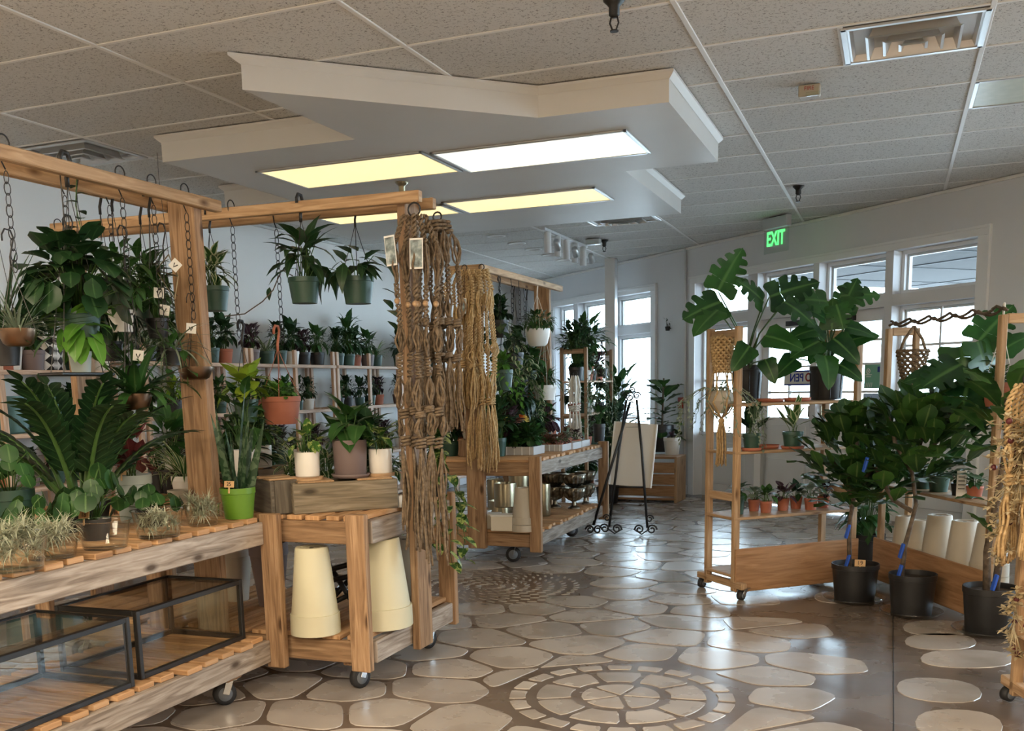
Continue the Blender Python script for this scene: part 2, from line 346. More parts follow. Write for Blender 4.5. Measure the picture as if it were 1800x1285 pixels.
mb = MB(); mb.box((-.2, -3.06, 1.45), (10.9, .12, 2.9)); struct(mb.obj('wall_back', M['wall']))
mb = MB(); mb.box((5.06, 1.1, 1.45), (.12, 8.5, 2.9)); struct(mb.obj('wall_right', M['wall']))
OPEN = [(-3.15, -2.62, .6, 1.94), (-3.15, -2.62, 2.04, 2.43), (-2.5, -1.75, .6, 1.94), (-2.5, -1.75, 2.04, 2.43), (-1.62, -.70, .6, 1.94), (-1.62, -.70, 2.04, 2.43)]
for a, b in ((.18, 1.09), (1.24, 2.06), (2.14, 2.97), (3.06, 3.94)): OPEN += [(a, b, 2.05, 2.43), (a, b, -.01, 1.95)]
for a, b in ((4.8, 6.2), (6.35, 7.75), (7.9, 9.3)): OPEN += [(a, b, .5, 2.43)]
mb = MB(); ss = sorted({-4.45, 10.05}.union(*[{o[0], o[1]} for o in OPEN]))
for a, b in zip(ss, ss[1:]):
    m_ = (a+b)/2; z = 0
    for o in sorted([o for o in OPEN if o[0] < m_ < o[1]], key=lambda o: o[2]):
        if o[2] > z+.001: sbox(mb, a, b, -.2, 0, z, o[2], .0005)
        z = o[3]
    sbox(mb, a, b, -.2, 0, z, 2.9, .0005)
struct(mb.obj('wall_front', M['wallgrey']))
# casings and sills of the two glazed runs
for k, (a, b, top, lo) in enumerate(((.08, 4.05, 2.5, 0), (-3.26, -.60, 2.5, .5))):
    mb = MB(); sbox(mb, a, b, 0, .02, 2.43, top); sbox(mb, a, a+.1, 0, .02, lo, 2.43); sbox(mb, b-.11, b, 0, .02, lo, 2.43)
    sbox(mb, a-.012, b+.012, 0, .032, top-.012, top+.012); sbox(mb, b-.012, b+.012, 0, .03, lo, top)
    if k: sbox(mb, a, b, 0, .05, .55, .6)
    struct(mb.obj('trim_%d' % (k+1), M['frame']))
def sash(name, o, rows=0, cols=0, d=-.13, bw=.035, panel=0):
    s0, s1, z0, z1 = o; mb = MB(); zb = z0+panel
    for a, b, c_, e in ((s0, s1, z1-bw, z1), (s0, s1, zb, zb+bw), (s0, s0+bw, zb, z1), (s1-bw, s1, zb, z1)): sbox(mb, a, b, d-.03, d+.03, c_, e)
    for a, b, c_, e in ((s0+bw, s1-bw, z1-bw-.02, z1-bw), (s0+bw, s0+bw+.02, zb, z1-bw), (s1-bw-.02, s1-bw, zb, z1-bw)): sbox(mb, a, b, d-.045, d-.005, c_, e)
    if panel:
        sbox(mb, s0, s1, d-.03, d+.02, z0, zb); sbox(mb, s0+.10, s1-.10, d+.015, d+.032, z0+.16, zb-.08, .012)
    w = struct(mb.obj(name, M['frame']))
    p = MB(); sbox(p, s0+bw, s1-bw, d-.006, d, zb+bw, z1-bw, .0005); p.obj('pane', M['glass'], w)
    for i in range(1, cols): x = s0+(s1-s0)*i/cols; q = MB(); sbox(q, x-.011, x+.011, d-.02, d+.014, zb+bw, z1-bw); q.obj('muntin', M['frame'], w)
    for i in range(1, rows): z = zb+(z1-zb)*i/rows; q = MB(); sbox(q, s0+bw, s1-bw, d-.02, d+.014, z-.011, z+.011); q.obj('muntin', M['frame'], w)
    return w
wi = 1
for o in OPEN:
    lower = o[2] < 1
    if lower and 1.2 < o[0] < 3: continue
    r, c_, pn = (0, 0, 0)
    if lower and o[0] > 3 and o[0] < 4: r, c_, pn = 3, 2, .9
    if lower and abs(o[0]-.18) < .01: r, c_, pn = 2, 1, .72
    sash('window_%d' % wi, o, r, c_, panel=pn); wi += 1
for k, (a, b) in enumerate(((1.24, 2.06), (2.14, 2.97))):
    mb = MB(); d0, d1 = -.13, -.085
    sbox(mb, a, a+.10, d0, d1, .01, 1.95); sbox(mb, b-.10, b, d0, d1, .01, 1.95); sbox(mb, a, b, d0, d1, 1.84, 1.95); sbox(mb, a, b, d0, d1, .01, .93)
    for z0, z1 in ((.10, .50), (.58, .86)): sbox(mb, a+.13, b-.13, d1-.004, d1+.012, z0, z1, .01)
    dr = struct(mb.obj('door_%d' % (k+1), M['frame']))
    q = MB(); sbox(q, a+.1, b-.1, -.112, -.106, .93, 1.84, .0005); q.obj('pane', M['glass'], dr)
    for z in (1.19, 1.45, 1.67): q = MB(); sbox(q, a+.1, b-.1, -.122, -.092, z-.011, z+.011); q.obj('muntin', M['frame'], dr)
    q = MB(); m_ = (a+b)/2; sbox(q, m_-.011, m_+.011, -.122, -.092, .93, 1.84); q.obj('muntin', M['frame'], dr)
    q = MB(); hs_ = b-.05 if k == 0 else a+.05; sbox(q, hs_-.02, hs_+.02, d1, d1+.01, .88, 1.10); q.tube([sp(hs_, d1+.01, 1.06), sp(hs_, d1+.05, 1.05), sp(hs_, d1+.05, .95), sp(hs_, d1+.01, .93)], .008); q.obj('handle', M['brass'], dr)
    q = MB(); sbox(q, b-.42 if k == 0 else a+.06, b-.06 if k == 0 else a+.42, d1, d1+.05, 1.86, 1.91); q.obj('door_closer', M['iron'], dr)
mb = MB(); sbox(mb, -3.2, .06, 0, .015, 0, .11); struct(mb.obj('baseboard_front', M['frame']))
mb = MB(); mb.box((-5.49, 6, .055), (.02, 18, .11)); struct(mb.obj('baseboard_left', M['frame']))
mb = MB(); mb.box((-3.33, 12.62, 1.43), (.13, .13, 2.86)); struct(mb.obj('pillar_1', M['frame']))
mb = MB(); mb.tube([sp(.0, .02, 2.846), sp(0, .02, 2.25), sp(.012, .02, 2.2), sp(.012, .02, .0)], .016, 8); struct(mb.obj('trim_3', M['wallgrey'], smooth=True))
# outside: porch ceiling, pavement
mb = MB(); sbox(mb, -.1, 4.6, -5.6, -.2, 2.47, 2.6)
po = struct(mb.obj('ceiling_porch', M['porch']))
for s_ in (.6, 1.8, 3.0, 4.2): q = MB(); sbox(q, s_-.006, s_+.006, -5.6, -.25, 2.46, 2.47); q.obj('trim_strip', M['porchtrim'], po)
for d_ in (-1.5, -3.4): q = MB(); sbox(q, -.1, 4.6, d_-.012, d_+.012, 2.46, 2.469); q.obj('trim_strip', M['porchtrim'], po)
mb = MB(); mb.box(sp(0, -20.21, -.08), (60, 40, .1), RS); struct(mb.obj('ground', M['pavement']))
# ------------------------------------------------------------------ ceiling
mb = MB(); mb.box((-.2, 6, 2.93), (11, 19, .12)); ceil = struct(mb.obj('ceiling', M['soffit']))
XG, YG = -.90, 4.42
tm = {}
for j in range(-4, 3):
    for k in range(-5, 18):
        x0, y0 = XG+1.22*j, YG+.61*k
        P = [(x0+.010, y0+.010), (x0+1.21, y0+.010), (x0+1.21, y0+.60), (x0+.010, y0+.60)]
        if (j, k) == (0, 1): P = [(p[0] if p[0] < x0+.6 else x0+.60, p[1]) for p in P]
        if (j, k) == (-4, 1): P = [(p[0] if p[0] < x0+.6 else x0+.60, p[1]) for p in P]
        if (j, k) in ((1, 3),): continue
        Q = clip(clip(P, (NV.x, NV.y), cS+.01), (1, 0), -5.49)
        if len(Q) < 3 or area(Q) < .004: continue
        if len(Q) == 4 and abs(area(Q)-area(P)) < 1e-6 and abs(area(P)-1.2*.59) < 1e-3:
            if 'full' not in tm: tm['full'] = MB().poly([(0, 0), (1.2, 0), (1.2, .59), (0, .59)], 0, .018).mesh('ceiling_tile', M['tile'])
            inst(tm['full'], 'ceiling_tile', ceil, Matrix.Translation((x0+.01, y0+.01, ZC+.006)))
        else: MB().poly(Q, ZC+.006, ZC+.024).obj('ceiling_tile', M['tile'], ceil)
def wall_y(x): return (cS-NV.x*x)/NV.y
for j in range(-3, 4):
    x = XG+1.22*j; ye = min(wall_y(x), 14.9); q = MB(); q.box((x, (1.3+ye)/2, ZC+.012), (.024, ye-1.3, .024), None, .002); q.obj('grid_runner', M['grid'], ceil)
for k in range(-5, 18):
    y = YG+.61*k; xe = min((cS-NV.y*y)/NV.x, 3.9); q = MB(); q.box(((-5.49+xe)/2, y, ZC+.013), (xe+5.49, .022, .022), None, .002); q.obj('grid_tee', M['grid'], ceil)
for x0 in (XG, XG-4.88): q = MB(); q.box((x0+.61, YG+.61+.305, ZC+.012), (.024, .6, .024), None, .002); q.obj('grid_tee', M['grid'], ceil)
mb = MB(); L0 = sp(-4.45, .012, ZC-.012); mb.beam(L0, sp(10, .012, ZC-.012), .024, .024); mb.box((-5.488, 6, ZC-.012), (.024, 18, .024)); mb.obj('wall_angle', M['grid'], ceil)
SOF = [(-2.84, 4.18), (-1.78, 5.28), (-1.10, 5.30), (-1.10, 6.82), (-1.70, 6.82), (-1.70, 8.70), (-4.70, 8.70), (-4.70, 6.60), (-4.13, 6.60), (-4.13, 5.20), (-2.84, 5.24)]
MB().poly(SOF, 2.696, ZC).obj('soffit', M['soffit'], ceil)
n_ = len(SOF)
def off(P, r):
    out = []
    for i in range(len(P)):
        a, b, c_ = Vector(P[i-1]), Vector(P[i]), Vector(P[(i+1) % len(P)]); e1 = (b-a).normalized(); e2 = (c_-b).normalized()
        n1 = Vector((e1.y, -e1.x)); n2 = Vector((e2.y, -e2.x)); m_ = (n1+n2).normalized(); out.append(b+m_*(r/max(.4, m_.dot(n1))))
    return out
o1, o2 = off(SOF, .002), off(SOF, .028); cm = MB()
cm.add([(p.x, p.y, ZC-.040) for p in o1]+[(p.x, p.y, ZC-.014) for p in o2]+[(p.x, p.y, ZC-.001) for p in o2], [f for i in range(n_) for f in ((i, (i+1) % n_, n_+(i+1) % n_, n_+i), (n_+i, n_+(i+1) % n_, 2*n_+(i+1) % n_, 2*n_+i))])
cm.obj('crown_trim', M['soffit'], ceil)
def light_panel(x0, x1, y0, y1, z, m, label):
    t = thing('ceiling_light', label, 'ceiling light', ((x0+x1)/2, (y0+y1)/2, z)); w, h = (x1-x0)/2, (y1-y0)/2
    q = MB()
    for sx in (-1, 1): q.box((sx*(w-.012), 0, -.006), (.024, 2*h, .012)); q.box((0, sx*(h-.012), -.006), (2*w, .024, .012))
    q.obj('frame', M['vent'], t); q = MB(); q.box((0, 0, -.004), (2*w-.048, 2*h-.048, .006)); q.obj('diffuser', m, t)
light_panel(-3.79, -2.63, 5.66, 6.28, 2.696, M['warm'], 'warm yellow fluorescent panel, near-side left one on the dropped soffit')
light_panel(-2.61, -1.42, 5.72, 6.34, 2.696, M['cool'], 'whitest fluorescent panel, near-side right one on the dropped soffit')
light_panel(-4.37, -3.24, 7.30, 7.72, 2.696, M['warm'], 'yellow fluorescent panel partly behind the wooden beam, far left on soffit')
light_panel(-3.21, -2.02, 7.22, 7.76, 2.696, M['warm'], 'pale yellow fluorescent panel, far right one on the dropped soffit')
light_panel(.33, 1.52, 6.26, 6.85, ZC+.012, M['off'], 'unlit fluorescent panel in the ceiling grid at the upper right')
for k, (x, y, e_) in enumerate(((-3.4, .6, 60), (-1.2, .6, 60), (1.2, .6, 60), (-3.4, -1.6, 60), (-1.2, -1.6, 60), (1.2, -1.6, 60), (3.4, 1.0, 60), (3.2, 4.2, 30))):  # unseen area lamps added near ceiling height as warm fill for the room
    ld = bpy.data.lights.new('fill_lamp', 'AREA'); ld.shape = 'RECTANGLE'; ld.size = 1.2; ld.size_y = .6; ld.energy = e_*LAMP; ld.color = (1, .82, .58)
    lo = bpy.data.objects.new('fill_lamp', ld); C.objects.link(lo); lo.location = (x, y, ZC-.02)
def vent(x, y, label, w=.56, h=.5):
    t = thing('ceiling_vent', label, 'ceiling vent', (x, y, ZC)); q = MB(); q.box((0, 0, .06), (w, h, .012)); q.obj('backing', M['dark'], t)
    for k, (fr, z0, z1) in enumerate(((1, .0, .05), (.72, -.02, .035), (.46, -.03, .02), (.22, -.035, .01))):
        a, b, a2, b2 = w/2*fr, h/2*fr, w/2*max(fr-.13, .05), h/2*max(fr-.13, .05); q = MB(); vs = []
        for X_, Y_, z in ((a, b, z0), (a-.012, b-.012, z0-.004), (a2, b2, z1)): vs += [(-X_, -Y_, z), (X_, -Y_, z), (X_, Y_, z), (-X_, Y_, z)]
        q.add(vs, [(r*4+i, r*4+(i+1) % 4, r*4+4+(i+1) % 4, r*4+4+i) for r in (0, 1) for i in range(4)]); q.obj('louver', M['vent'], t)
    q = MB()
    for s_ in (-1, 1): q.box((s_*(w/2+.012), 0, 0), (.028, h+.05, .012)); q.box((0, s_*(h/2+.012), 0), (w+.05, .028, .012))
    q.obj('frame', M['vent'], t)
vent(.015, 5.335, 'square silver ceiling vent with nested louvers at the upper right')
vent(-4.87, 5.335, 'dark square ceiling vent above the wooden beam at the left')
vent(-2.45, 9.75, 'ceiling vent seen edge-on beyond the dropped soffit', .6, .3)
def sprinkler(x, y, z, label, m='iron'):
    q = MB(); q.lathe([(.045, 0), (.045, -.006), (.03, -.02), (.022, -.03), (.022, -.06), (.012, -.07)], 14); t = q.obj('sprinkler_head', M[m], None, True, loc=(x, y, z)); tag(t, label, 'sprinkler')
    a = MB(); a.tube([(-.012, 0, -.065), (-.018, 0, -.09), (-.008, 0, -.115), (.008, 0, -.115), (.018, 0, -.09), (.012, 0, -.065)], .004, 5); a.lathe([(.018, -.118), (.018, -.122)], 10); a.obj('deflector', M[m], t)
sprinkler(-.78, 8.8, ZC, 'dark sprinkler head on the ceiling above the exit sign')
sprinkler(-2.96, 10.94, ZC, 'dark sprinkler head on the far ceiling beside the track light')
sprinkler(-1.11, 4.27, ZC, 'sprinkler head cut by the top edge of the picture')
sprinkler(-3.14, 6.42, 2.696, 'shiny sprinkler head under the soffit above the wooden beam', 'brass')
t = thing('fire_strobe', 'beige fire alarm strobe on the ceiling lettered FIRE', 'alarm', (-.48, 5.9, ZC))
MB().box((0, 0, -.03), (.11, .06, .06), None, .006).obj('housing', mat('strobe_beige', (.42, .38, .30), .5), t)
MB().box((.02, -.033, -.052), (.07, .012, .02)).obj('lens', M['acrylic'], t)
def text(s, size, m, parent, loc, rot, ext=.001, name='lettering', bold=0, scale=(1, 1, 1)):
    cu = bpy.data.curves.new(name, 'FONT'); cu.body = s; cu.size = size; cu.extrude = ext; cu.offset = bold; cu.align_x = 'CENTER'; cu.align_y = 'CENTER'
    tmp = bpy.data.objects.new(name, cu); C.objects.link(tmp); dg = bpy.context.evaluated_depsgraph_get()
    me = bpy.data.meshes.new_from_object(tmp.evaluated_get(dg)); bpy.data.objects.remove(tmp); bpy.data.curves.remove(cu)
    me.name = name; me.materials.clear(); me.materials.append(m)
    o = bpy.data.objects.new(name, me); C.objects.link(o); o.parent = parent; o.location = loc; o.rotation_euler = rot; o.scale = scale; return o
text('FIRE', .028, M['red'], t, (0, -.0315, -.022), (pi/2, 0, 0))
t = thing('junction_box', 'small white emergency light box on the far ceiling', 'ceiling box', (-3.04, 10.79, ZC)); MB().box((0, 0, -.03), (.16, .08, .06), None, .008).obj('housing', M['vent'], t); MB().box((0, -.042, -.035), (.12, .01, .03)).obj('lens', M['acrylic'], t)
t = thing('track_light', 'white ceiling track with a row of cylinder spotlights', 'track light', (-3.25, 10.5, ZC)); MB().box((0, 0, -.0125), (.035, 1.5, .025)).obj('track', M['frame'], t)
for i, y in enumerate((-.62, -.3, .0, .3, .62)):
    q = MB(); q.lathe([(.034, 0), (.036, -.02), (.036, -.2), (.03, -.2), (.028, -.16)], 14); o = q.obj('spotlight', M['frame'], t, True, loc=(.0, y, -.03)); q = MB(); q.box((0, 0, -.0), (.025, .05, .03)); q.obj('bracket', M['frame'], o)
    if i % 2 == 0: q = MB(); q.lathe([(.03, 0), (.036, -.02), (.036, -.10), (.03, -.1)], 14, M=Matrix.Rotation(.7, 3, 'X')); q.obj('spotlight', M['vent'], t, True, loc=(.05, y+.12, -.10))
for i, y in enumerate((10.04, 10.66, 11.21, 11.8, 12.37)):
    q = MB(); q.lathe([(.10, 0), (.10, -.006), (.075, -.008), (.07, .02), (.0, .03)], 20); tag(q.obj('downlight', M['grid'], None, True, loc=(-3.86, y, ZC)), 'round recessed downlight, %s in the row running away on the far ceiling' % ORD[i], 'downlight', 'recessed downlights')
t = thing('exit_sign', 'green EXIT sign on a clear panel hanging from the ceiling', 'sign', (-1.10, 10.28, ZC), math.atan2(DV.y, DV.x))
MB().box((0, 0, -.055), (.34, .06, .10), None, .004).obj('housing', M['vent'], t); MB().box((0, 0, -.004), (.16, .05, .008)).obj('mount', M['iron'], t)
MB().box((0, 0, -.215), (.34, .012, .23), None, .002).obj('panel', M['acrylic'], t)
text('EXIT', .185, M['exitgreen'], t, (0, -.011, -.205), (pi/2, 0, 0), .002, bold=.004, scale=(.66, 1, 1))
# ------------------------------------------------------------------ floor of stamped stones
mb = MB(); mb.box((-.2, 6, -.053), (11, 19, .1)); floor = struct(mb.obj('floor', M['concrete']))
rng = np.random.default_rng(5)
SX = 1.18
x0_, x1_, y0_, y1_ = -4.3/SX, 2.4/SX, 2.2, 13.6
gs = .335; pts = []
for i in range(int((x1_-x0_)/gs)+1):
    for j in range(int((y1_-y0_)/gs)+1): pts.append((x0_+(i+.5*(j % 2)+rng.uniform(-.42, .42))*gs, y0_+(j+rng.uniform(-.42, .42))*gs))
pts = np.array(pts)
def cells(pts):
    out = []
    for i, p in enumerate(pts):
        d = ((pts-p)**2).sum(1); nb = np.argsort(d)[1:15]; poly = [(p[0]-.5, p[1]-.5), (p[0]+.5, p[1]-.5), (p[0]+.5, p[1]+.5), (p[0]-.5, p[1]+.5)]
        for q in pts[nb]:
            n = (p[0]-q[0], p[1]-q[1]); poly = clip(poly, n, (n[0]*(p[0]+q[0])+n[1]*(p[1]+q[1]))/2)
            if len(poly) < 3: break
        out.append(poly)
    return out
cl = cells(pts); pts = np.array([np.mean(c_, 0) if len(c_) > 2 else p for c_, p in zip(cl, pts)]); cl = cells(pts)
def chaikin(P, it=2):
    for w_ in ((.84, .80) if it == 2 else (.8,)):
        Q = []
        for i in range(len(P)):
            a, b = P[i], P[(i+1) % len(P)]; k_ = 1-w_; Q += [(a[0]*w_+b[0]*k_, a[1]*w_+b[1]*k_), (a[0]*k_+b[0]*w_, a[1]*k_+b[1]*w_)]
        P = Q
    return P
def inset(P, g):
    cx, cy = np.mean(P, 0); out = P
    Q = P
    for i in range(len(P)):
        a, b = P[i], P[(i+1) % len(P)]; ex, ey = b[0]-a[0], b[1]-a[1]; l = math.hypot(ex, ey)
        if l < 1e-6: continue
        n = (-ey/l, ex/l)
        if n[0]*(cx-a[0])+n[1]*(cy-a[1]) < 0: n = (-n[0], -n[1])
        Q = clip(Q, n, n[0]*a[0]+n[1]*a[1]+g)
        if len(Q) < 3: return []
    return Q
def inpoly(x, y, P):
    c_ = False
    for i in range(len(P)):
        a, b = P[i], P[i-1]
        if (a[1] > y) != (b[1] > y) and x < (b[0]-a[0])*(y-a[1])/(b[1]-a[1])+a[0]: c_ = not c_
    return c_
BROWN = [p[:2] for p in ((-0.767,6.271,0.000), (-0.836,5.981,0.000), (-0.628,5.745,0.000), (-0.377,5.469,0.000), (-0.212,5.037,0.000), (0.020,4.876,0.000), (0.056,3.926,0.000), (0.691,4.132,0.000), (1.227,7.789,0.000), (0.576,8.651,0.000), (0.000,7.837,0.000), (-0.290,6.581,-0.000))]
RC, RR = (-1.04, 4.08), .50
PC, PR = (-2.473,6.189,0.000), .62
stones = []
for c_ in cl:
    P = [(x*SX, y) for x, y in c_]
    if len(P) < 3: continue
    cx, cy = np.mean(P, 0)
    if NV.x*cx+NV.y*cy < cS+.1: continue
    if inpoly(cx, cy, BROWN): continue
    d = math.hypot(cx-RC[0], cy-RC[1])
    if d < RR*.93: continue
    if d < RR+.6: P = clip(P, ((cx-RC[0])/d, (cy-RC[1])/d), ((cx-RC[0])*RC[0]+(cy-RC[1])*RC[1])/d+RR+.02)
    d = math.hypot(cx-PC[0], cy-PC[1])
    if d < PR*.93: continue
    if len(P) < 3: continue
    P = inset(P, float(rng.uniform(.006, .013)))
    if len(P) < 3 or area(P) < .006: continue
    stones.append(chaikin(P))
for k, (cen, rt, bt) in enumerate((((0.268,5.749,0.000), (0.448,5.787,0.000), (0.261,5.565,0.000)), ((0.265,5.444,0.000), (0.436,5.482,0.000), (0.258,5.267,0.000)), ((0.369,5.136,0.000), (0.578,5.189,0.000), (0.358,4.959,0.000)),
                      ((0.225,4.568,0.000), (0.396,4.570,0.000), (0.219,4.384,0.000)), ((0.279,4.121,0.000), (0.438,4.144,0.000), (0.269,3.931,0.000)), ((-0.298,6.399,-0.000), (-0.183,6.396,0.000), (-0.289,6.232,0.000)))):
    a = (rt[0]-cen[0], rt[1]-cen[1]); b = (bt[0]-cen[0], bt[1]-cen[1])
    stones.append([(cen[0]+a[0]*math.copysign(abs(cos(t))**.85, cos(t))+b[0]*math.copysign(abs(sin(t))**.85, sin(t)), cen[1]+a[1]*math.copysign(abs(cos(t))**.85, cos(t))+b[1]*math.copysign(abs(sin(t))**.85, sin(t))) for t in [2*pi*i/18 for i in range(18)]])
MAN = 6
man = stones[-MAN:]; stones = [P for P in stones[:-MAN] if not any(inpoly(x, y, Q) for Q in man for x, y in P) and not any(inpoly(x, y, P) for Q in man for x, y in Q)]+man
def wedge(r0, r1, a0, a1, g):
    P = []
    for i in range(5): a = a0+(a1-a0)*i/4; P.append((RC[0]+r1*cos(a), RC[1]+r1*sin(a)))
    for i in range(5): a = a1+(a0-a1)*i/4; P.append((RC[0]+max(r0, .001)*cos(a), RC[1]+max(r0, .001)*sin(a)))
    cx, cy = np.mean(P, 0); P = [(cx+(x-cx)*(1-g), cy+(y-cy)*(1-g)) for x, y in P]
    return chaikin(P, 1)
for r0, r1, n, g in ((.395, .49, 20, .16), (.20, .375, 9, .10), (0, .185, 5, .12)):
    for i in range(n): stones.append(wedge(r0+.004, r1, 2*pi*i/n+.1, 2*pi*(i+1)/n+.1, g))
stones.sort(key=lambda P: np.hypot(*np.mean(P, 0)) if abs(math.atan2(np.mean(P, 0)[0], np.mean(P, 0)[1])+.38) < .62 else 99)
rest = MB()
for i, P in enumerate(stones):
    if i < 298: MB().poly(P, -.008, .0, .006).obj('stone', M['stone'], floor)
    else: rest.poly(P, -.008, .0, .006)
for ring in range(1, 8):                                         # swirl of small pebbles by the middle cart
    n = 6+ring*6
    for i in range(n):
        a = 2*pi*i/n+ring*.4; r = PR*ring/7.5; L_ = .035; tw = a+.9
        cx, cy = PC[0]+r*cos(a), PC[1]+r*sin(a)
        rest.poly([(cx+L_*cos(tw)*cos(t)-.012*sin(tw)*sin(t), cy+L_*sin(tw)*cos(t)+.012*cos(tw)*sin(t)) for t in [2*pi*q/7 for q in range(7)]], -.008, 0, .004)
rest.obj('stone', M['stone'], floor, kind='stuff')
q = MB(); q.beam((0.042,5.984,-0.001), (0.048,3.862,-0.001), .004, .003); q.obj('floor_joint', M['dark'], floor)
# ------------------------------------------------------------------ plant builders
def unit(a, e): return Vector((cos(a)*cos(e), sin(a)*cos(e), sin(e)))
SHAPE = {'ovate': lambda t: (sin(pi*t**.75))**.9, 'lance': lambda t: (sin(pi*t**.62))**1.1, 'strap': lambda t: min(1, 5*t+.5)*(1-t**3)**.8,
         'round': lambda t: math.sqrt(max(0, 1-(2*t-1)**2)), 'obov': lambda t: (sin(pi*t**1.55))**.8*.92+.10*(1-t), 'heart': lambda t: (1-t)**.55*min(1, .68+2.6*t), 'spike': lambda t: (1-t)**.75}
def leaf(mb, b, d, up, L, w, shape='ovate', curl=.6, fold=.18, seg=5, wave=0):
    f = SHAPE[shape]; d = d.normalized(); s = d.cross(up)
    if s.length < 1e-4: s = d.orthogonal()
    s.normalize(); n = s.cross(d); p = Vector(b); vs = []; us = []
    for i in range(seg+1):
        t = i/seg; a = curl*t; dt = d*cos(a)-n*sin(a); nt = n*cos(a)+d*sin(a)
        hw = w/2*max(f(min(max(t, .0), 1)), .03 if i else .08); wv = wave*hw*sin(i*2.4)
        vs += [p-s*hw+nt*(fold*hw+wv), Vector(p), p+s*hw+nt*(fold*hw-wv)]; us += [(0, t), (.5, t), (1, t)]; p = p+dt*(L/seg)
    mb.add(vs, [q for i in range(seg) for q in ((i*3, i*3+1, i*3+4, i*3+3), (i*3+1, i*3+2, i*3+5, i*3+4))], us)
def bush(seed, n=40, H=.2, R=.15, L=.09, w=.05, shape='ovate', curl=.7, r0=.03, low=.15, stems=True, droop=.2, seg=4):
    rd = random.Random(seed); lf = MB(); st = MB()
    for i in range(n):
        a = i*2.4+rd.uniform(-.4, .4); k = rd.uniform(low, 1)**.8; rr = R*math.sqrt(max(0, 1-(k*.86)**2))*rd.uniform(.35, 1)*.75
        p = Vector((rr*cos(a), rr*sin(a), H*k*rd.uniform(.8, 1))); e = (k-.42)*2.1-droop+rd.uniform(-.4, .4); d = unit(a+rd.uniform(-.5, .5), e)
        b = p-d*L*.35; s = rd.uniform(.7, 1.15)
        leaf(lf, b, d, Vector((0, 0, 1)) if abs(e) < 1.2 else unit(a+pi, .3), L*s, w*s, shape, curl*rd.uniform(.6, 1.4), seg=seg)
        if stems and i % 2 == 0: st.tube([(r0*cos(a)*.6, r0*sin(a)*.6, 0), (b.x*.5+r0*cos(a)*.2, b.y*.5+r0*sin(a)*.2, b.z*.65), b], .0022, 3)
    return lf, st
def straps(seed, n=30, L=.25, w=.016, e0=.25, e1=1.45, curl=1.0, r0=.02, seg=6, z=0, shape='strap'):
    rd = random.Random(seed); lf = MB()
    for i in range(n):
        a = i*2.4+rd.uniform(-.3, .3); e = rd.uniform(e0, e1); s = rd.uniform(.65, 1.1)
        leaf(lf, (r0*cos(a), r0*sin(a), z), unit(a, e), Vector((0, 0, 1)) if e < 1.3 else unit(a+pi, 0), L*s, w, shape, curl*rd.uniform(.5, 1.4), .3, seg)
    return lf, MB()
def cane(seed, heads, n=28, L=.25, w=.016, curl=.8):             # dracaena: heads on bare canes
    lf, st = MB(), MB()
    for k, (x, y, h) in enumerate(heads):
        l, _ = straps(seed+k, n, L, w, -.1, 1.4, curl, .008); lf.join(l, Matrix.Translation((x, y, h))); st.tube([(x*.4, y*.4, 0), (x, y, h*.6), (x, y, h)], .007, 6)
    return lf, st
def trail(seed, nv=8, L=.5, gap=.05, ll=.06, lw=.045, shape='heart', r=.08, out=.05, top=14, toph=.10):
    rd = random.Random(seed); lf, st = bush(seed, top, toph, r*1.3, ll*1.1, lw*1.1, shape, r0=r*.4) if top else (MB(), MB())
    for i in range(nv):
        a = 2*pi*i/nv+rd.uniform(-.3, .3); l = L*rd.uniform(.4, 1); P = []; m = max(4, int(l/gap)); q = Vector((r*.7*cos(a), r*.7*sin(a), .02))
        for j in range(m+1):
            t = j/m; P.append(Vector(((r+out*min(1, t*3))*cos(a+t*.3), (r+out*min(1, t*3))*sin(a+t*.3), .03*sin(min(1, t*4)*pi)-l*max(0, t-.08)))+Vector((rd.uniform(-.008, .008), rd.uniform(-.008, .008), 0)))
        st.tube(P, .0022, 3)
        for j in range(1, m+1):
            b = a+rd.choice((-1.1, 1.1, 0))+rd.uniform(-.4, .4); leaf(lf, P[j], unit(b, -.5+rd.uniform(-.3, .4)), Vector((0, 0, 1)), ll*rd.uniform(.7, 1.15), lw*rd.uniform(.8, 1.1), shape, .5, seg=4)
    return lf, st
def snake(seed, n=11, H=.4, w=.035, r=.05):
    rd = random.Random(seed); lf = MB()
    for i in range(n):
        a = i*2.4; rr = r*math.sqrt(i/n); leaf(lf, (rr*cos(a), rr*sin(a), -.02), unit(a, 1.38+rd.uniform(-.12, .1)), unit(a+pi/2, .2), H*rd.uniform(.55, 1), w, 'spike', rd.uniform(-.15, .25), .35, 7)
    return lf, MB()
def zz(seed, n=13, H=.5, ll=.085, lw=.036):
    rd = random.Random(seed); lf, st = MB(), MB()
    for i in range(n):
        a = i*2.4+rd.uniform(-.3, .3); e0 = rd.uniform(.75, 1.45); l = H*rd.uniform(.7, 1.1); P = []; p = Vector((.05*cos(a), .05*sin(a), 0))
        for j in range(15):
            t = j/14; P.append(Vector(p)); p = p+unit(a, e0-t*t*.9)*l/14
        st.tube(P, [.014*(1-j/18) for j in range(15)], 5)
        for j in range(4, 15):
            d = (P[min(j+1, 14)]-P[j-1]).normalized(); s = d.cross(Vector((0, 0, 1))).normalized() if abs(d.z) < .99 else Vector((1, 0, 0))
            for sg in ((-1, 1) if j < 14 else (0,)): leaf(lf, P[j], d*.75+s*sg*.8, s.cross(d), ll*rd.uniform(.8, 1.1), lw, 'ovate', .25, .2, 4)
    return lf, st
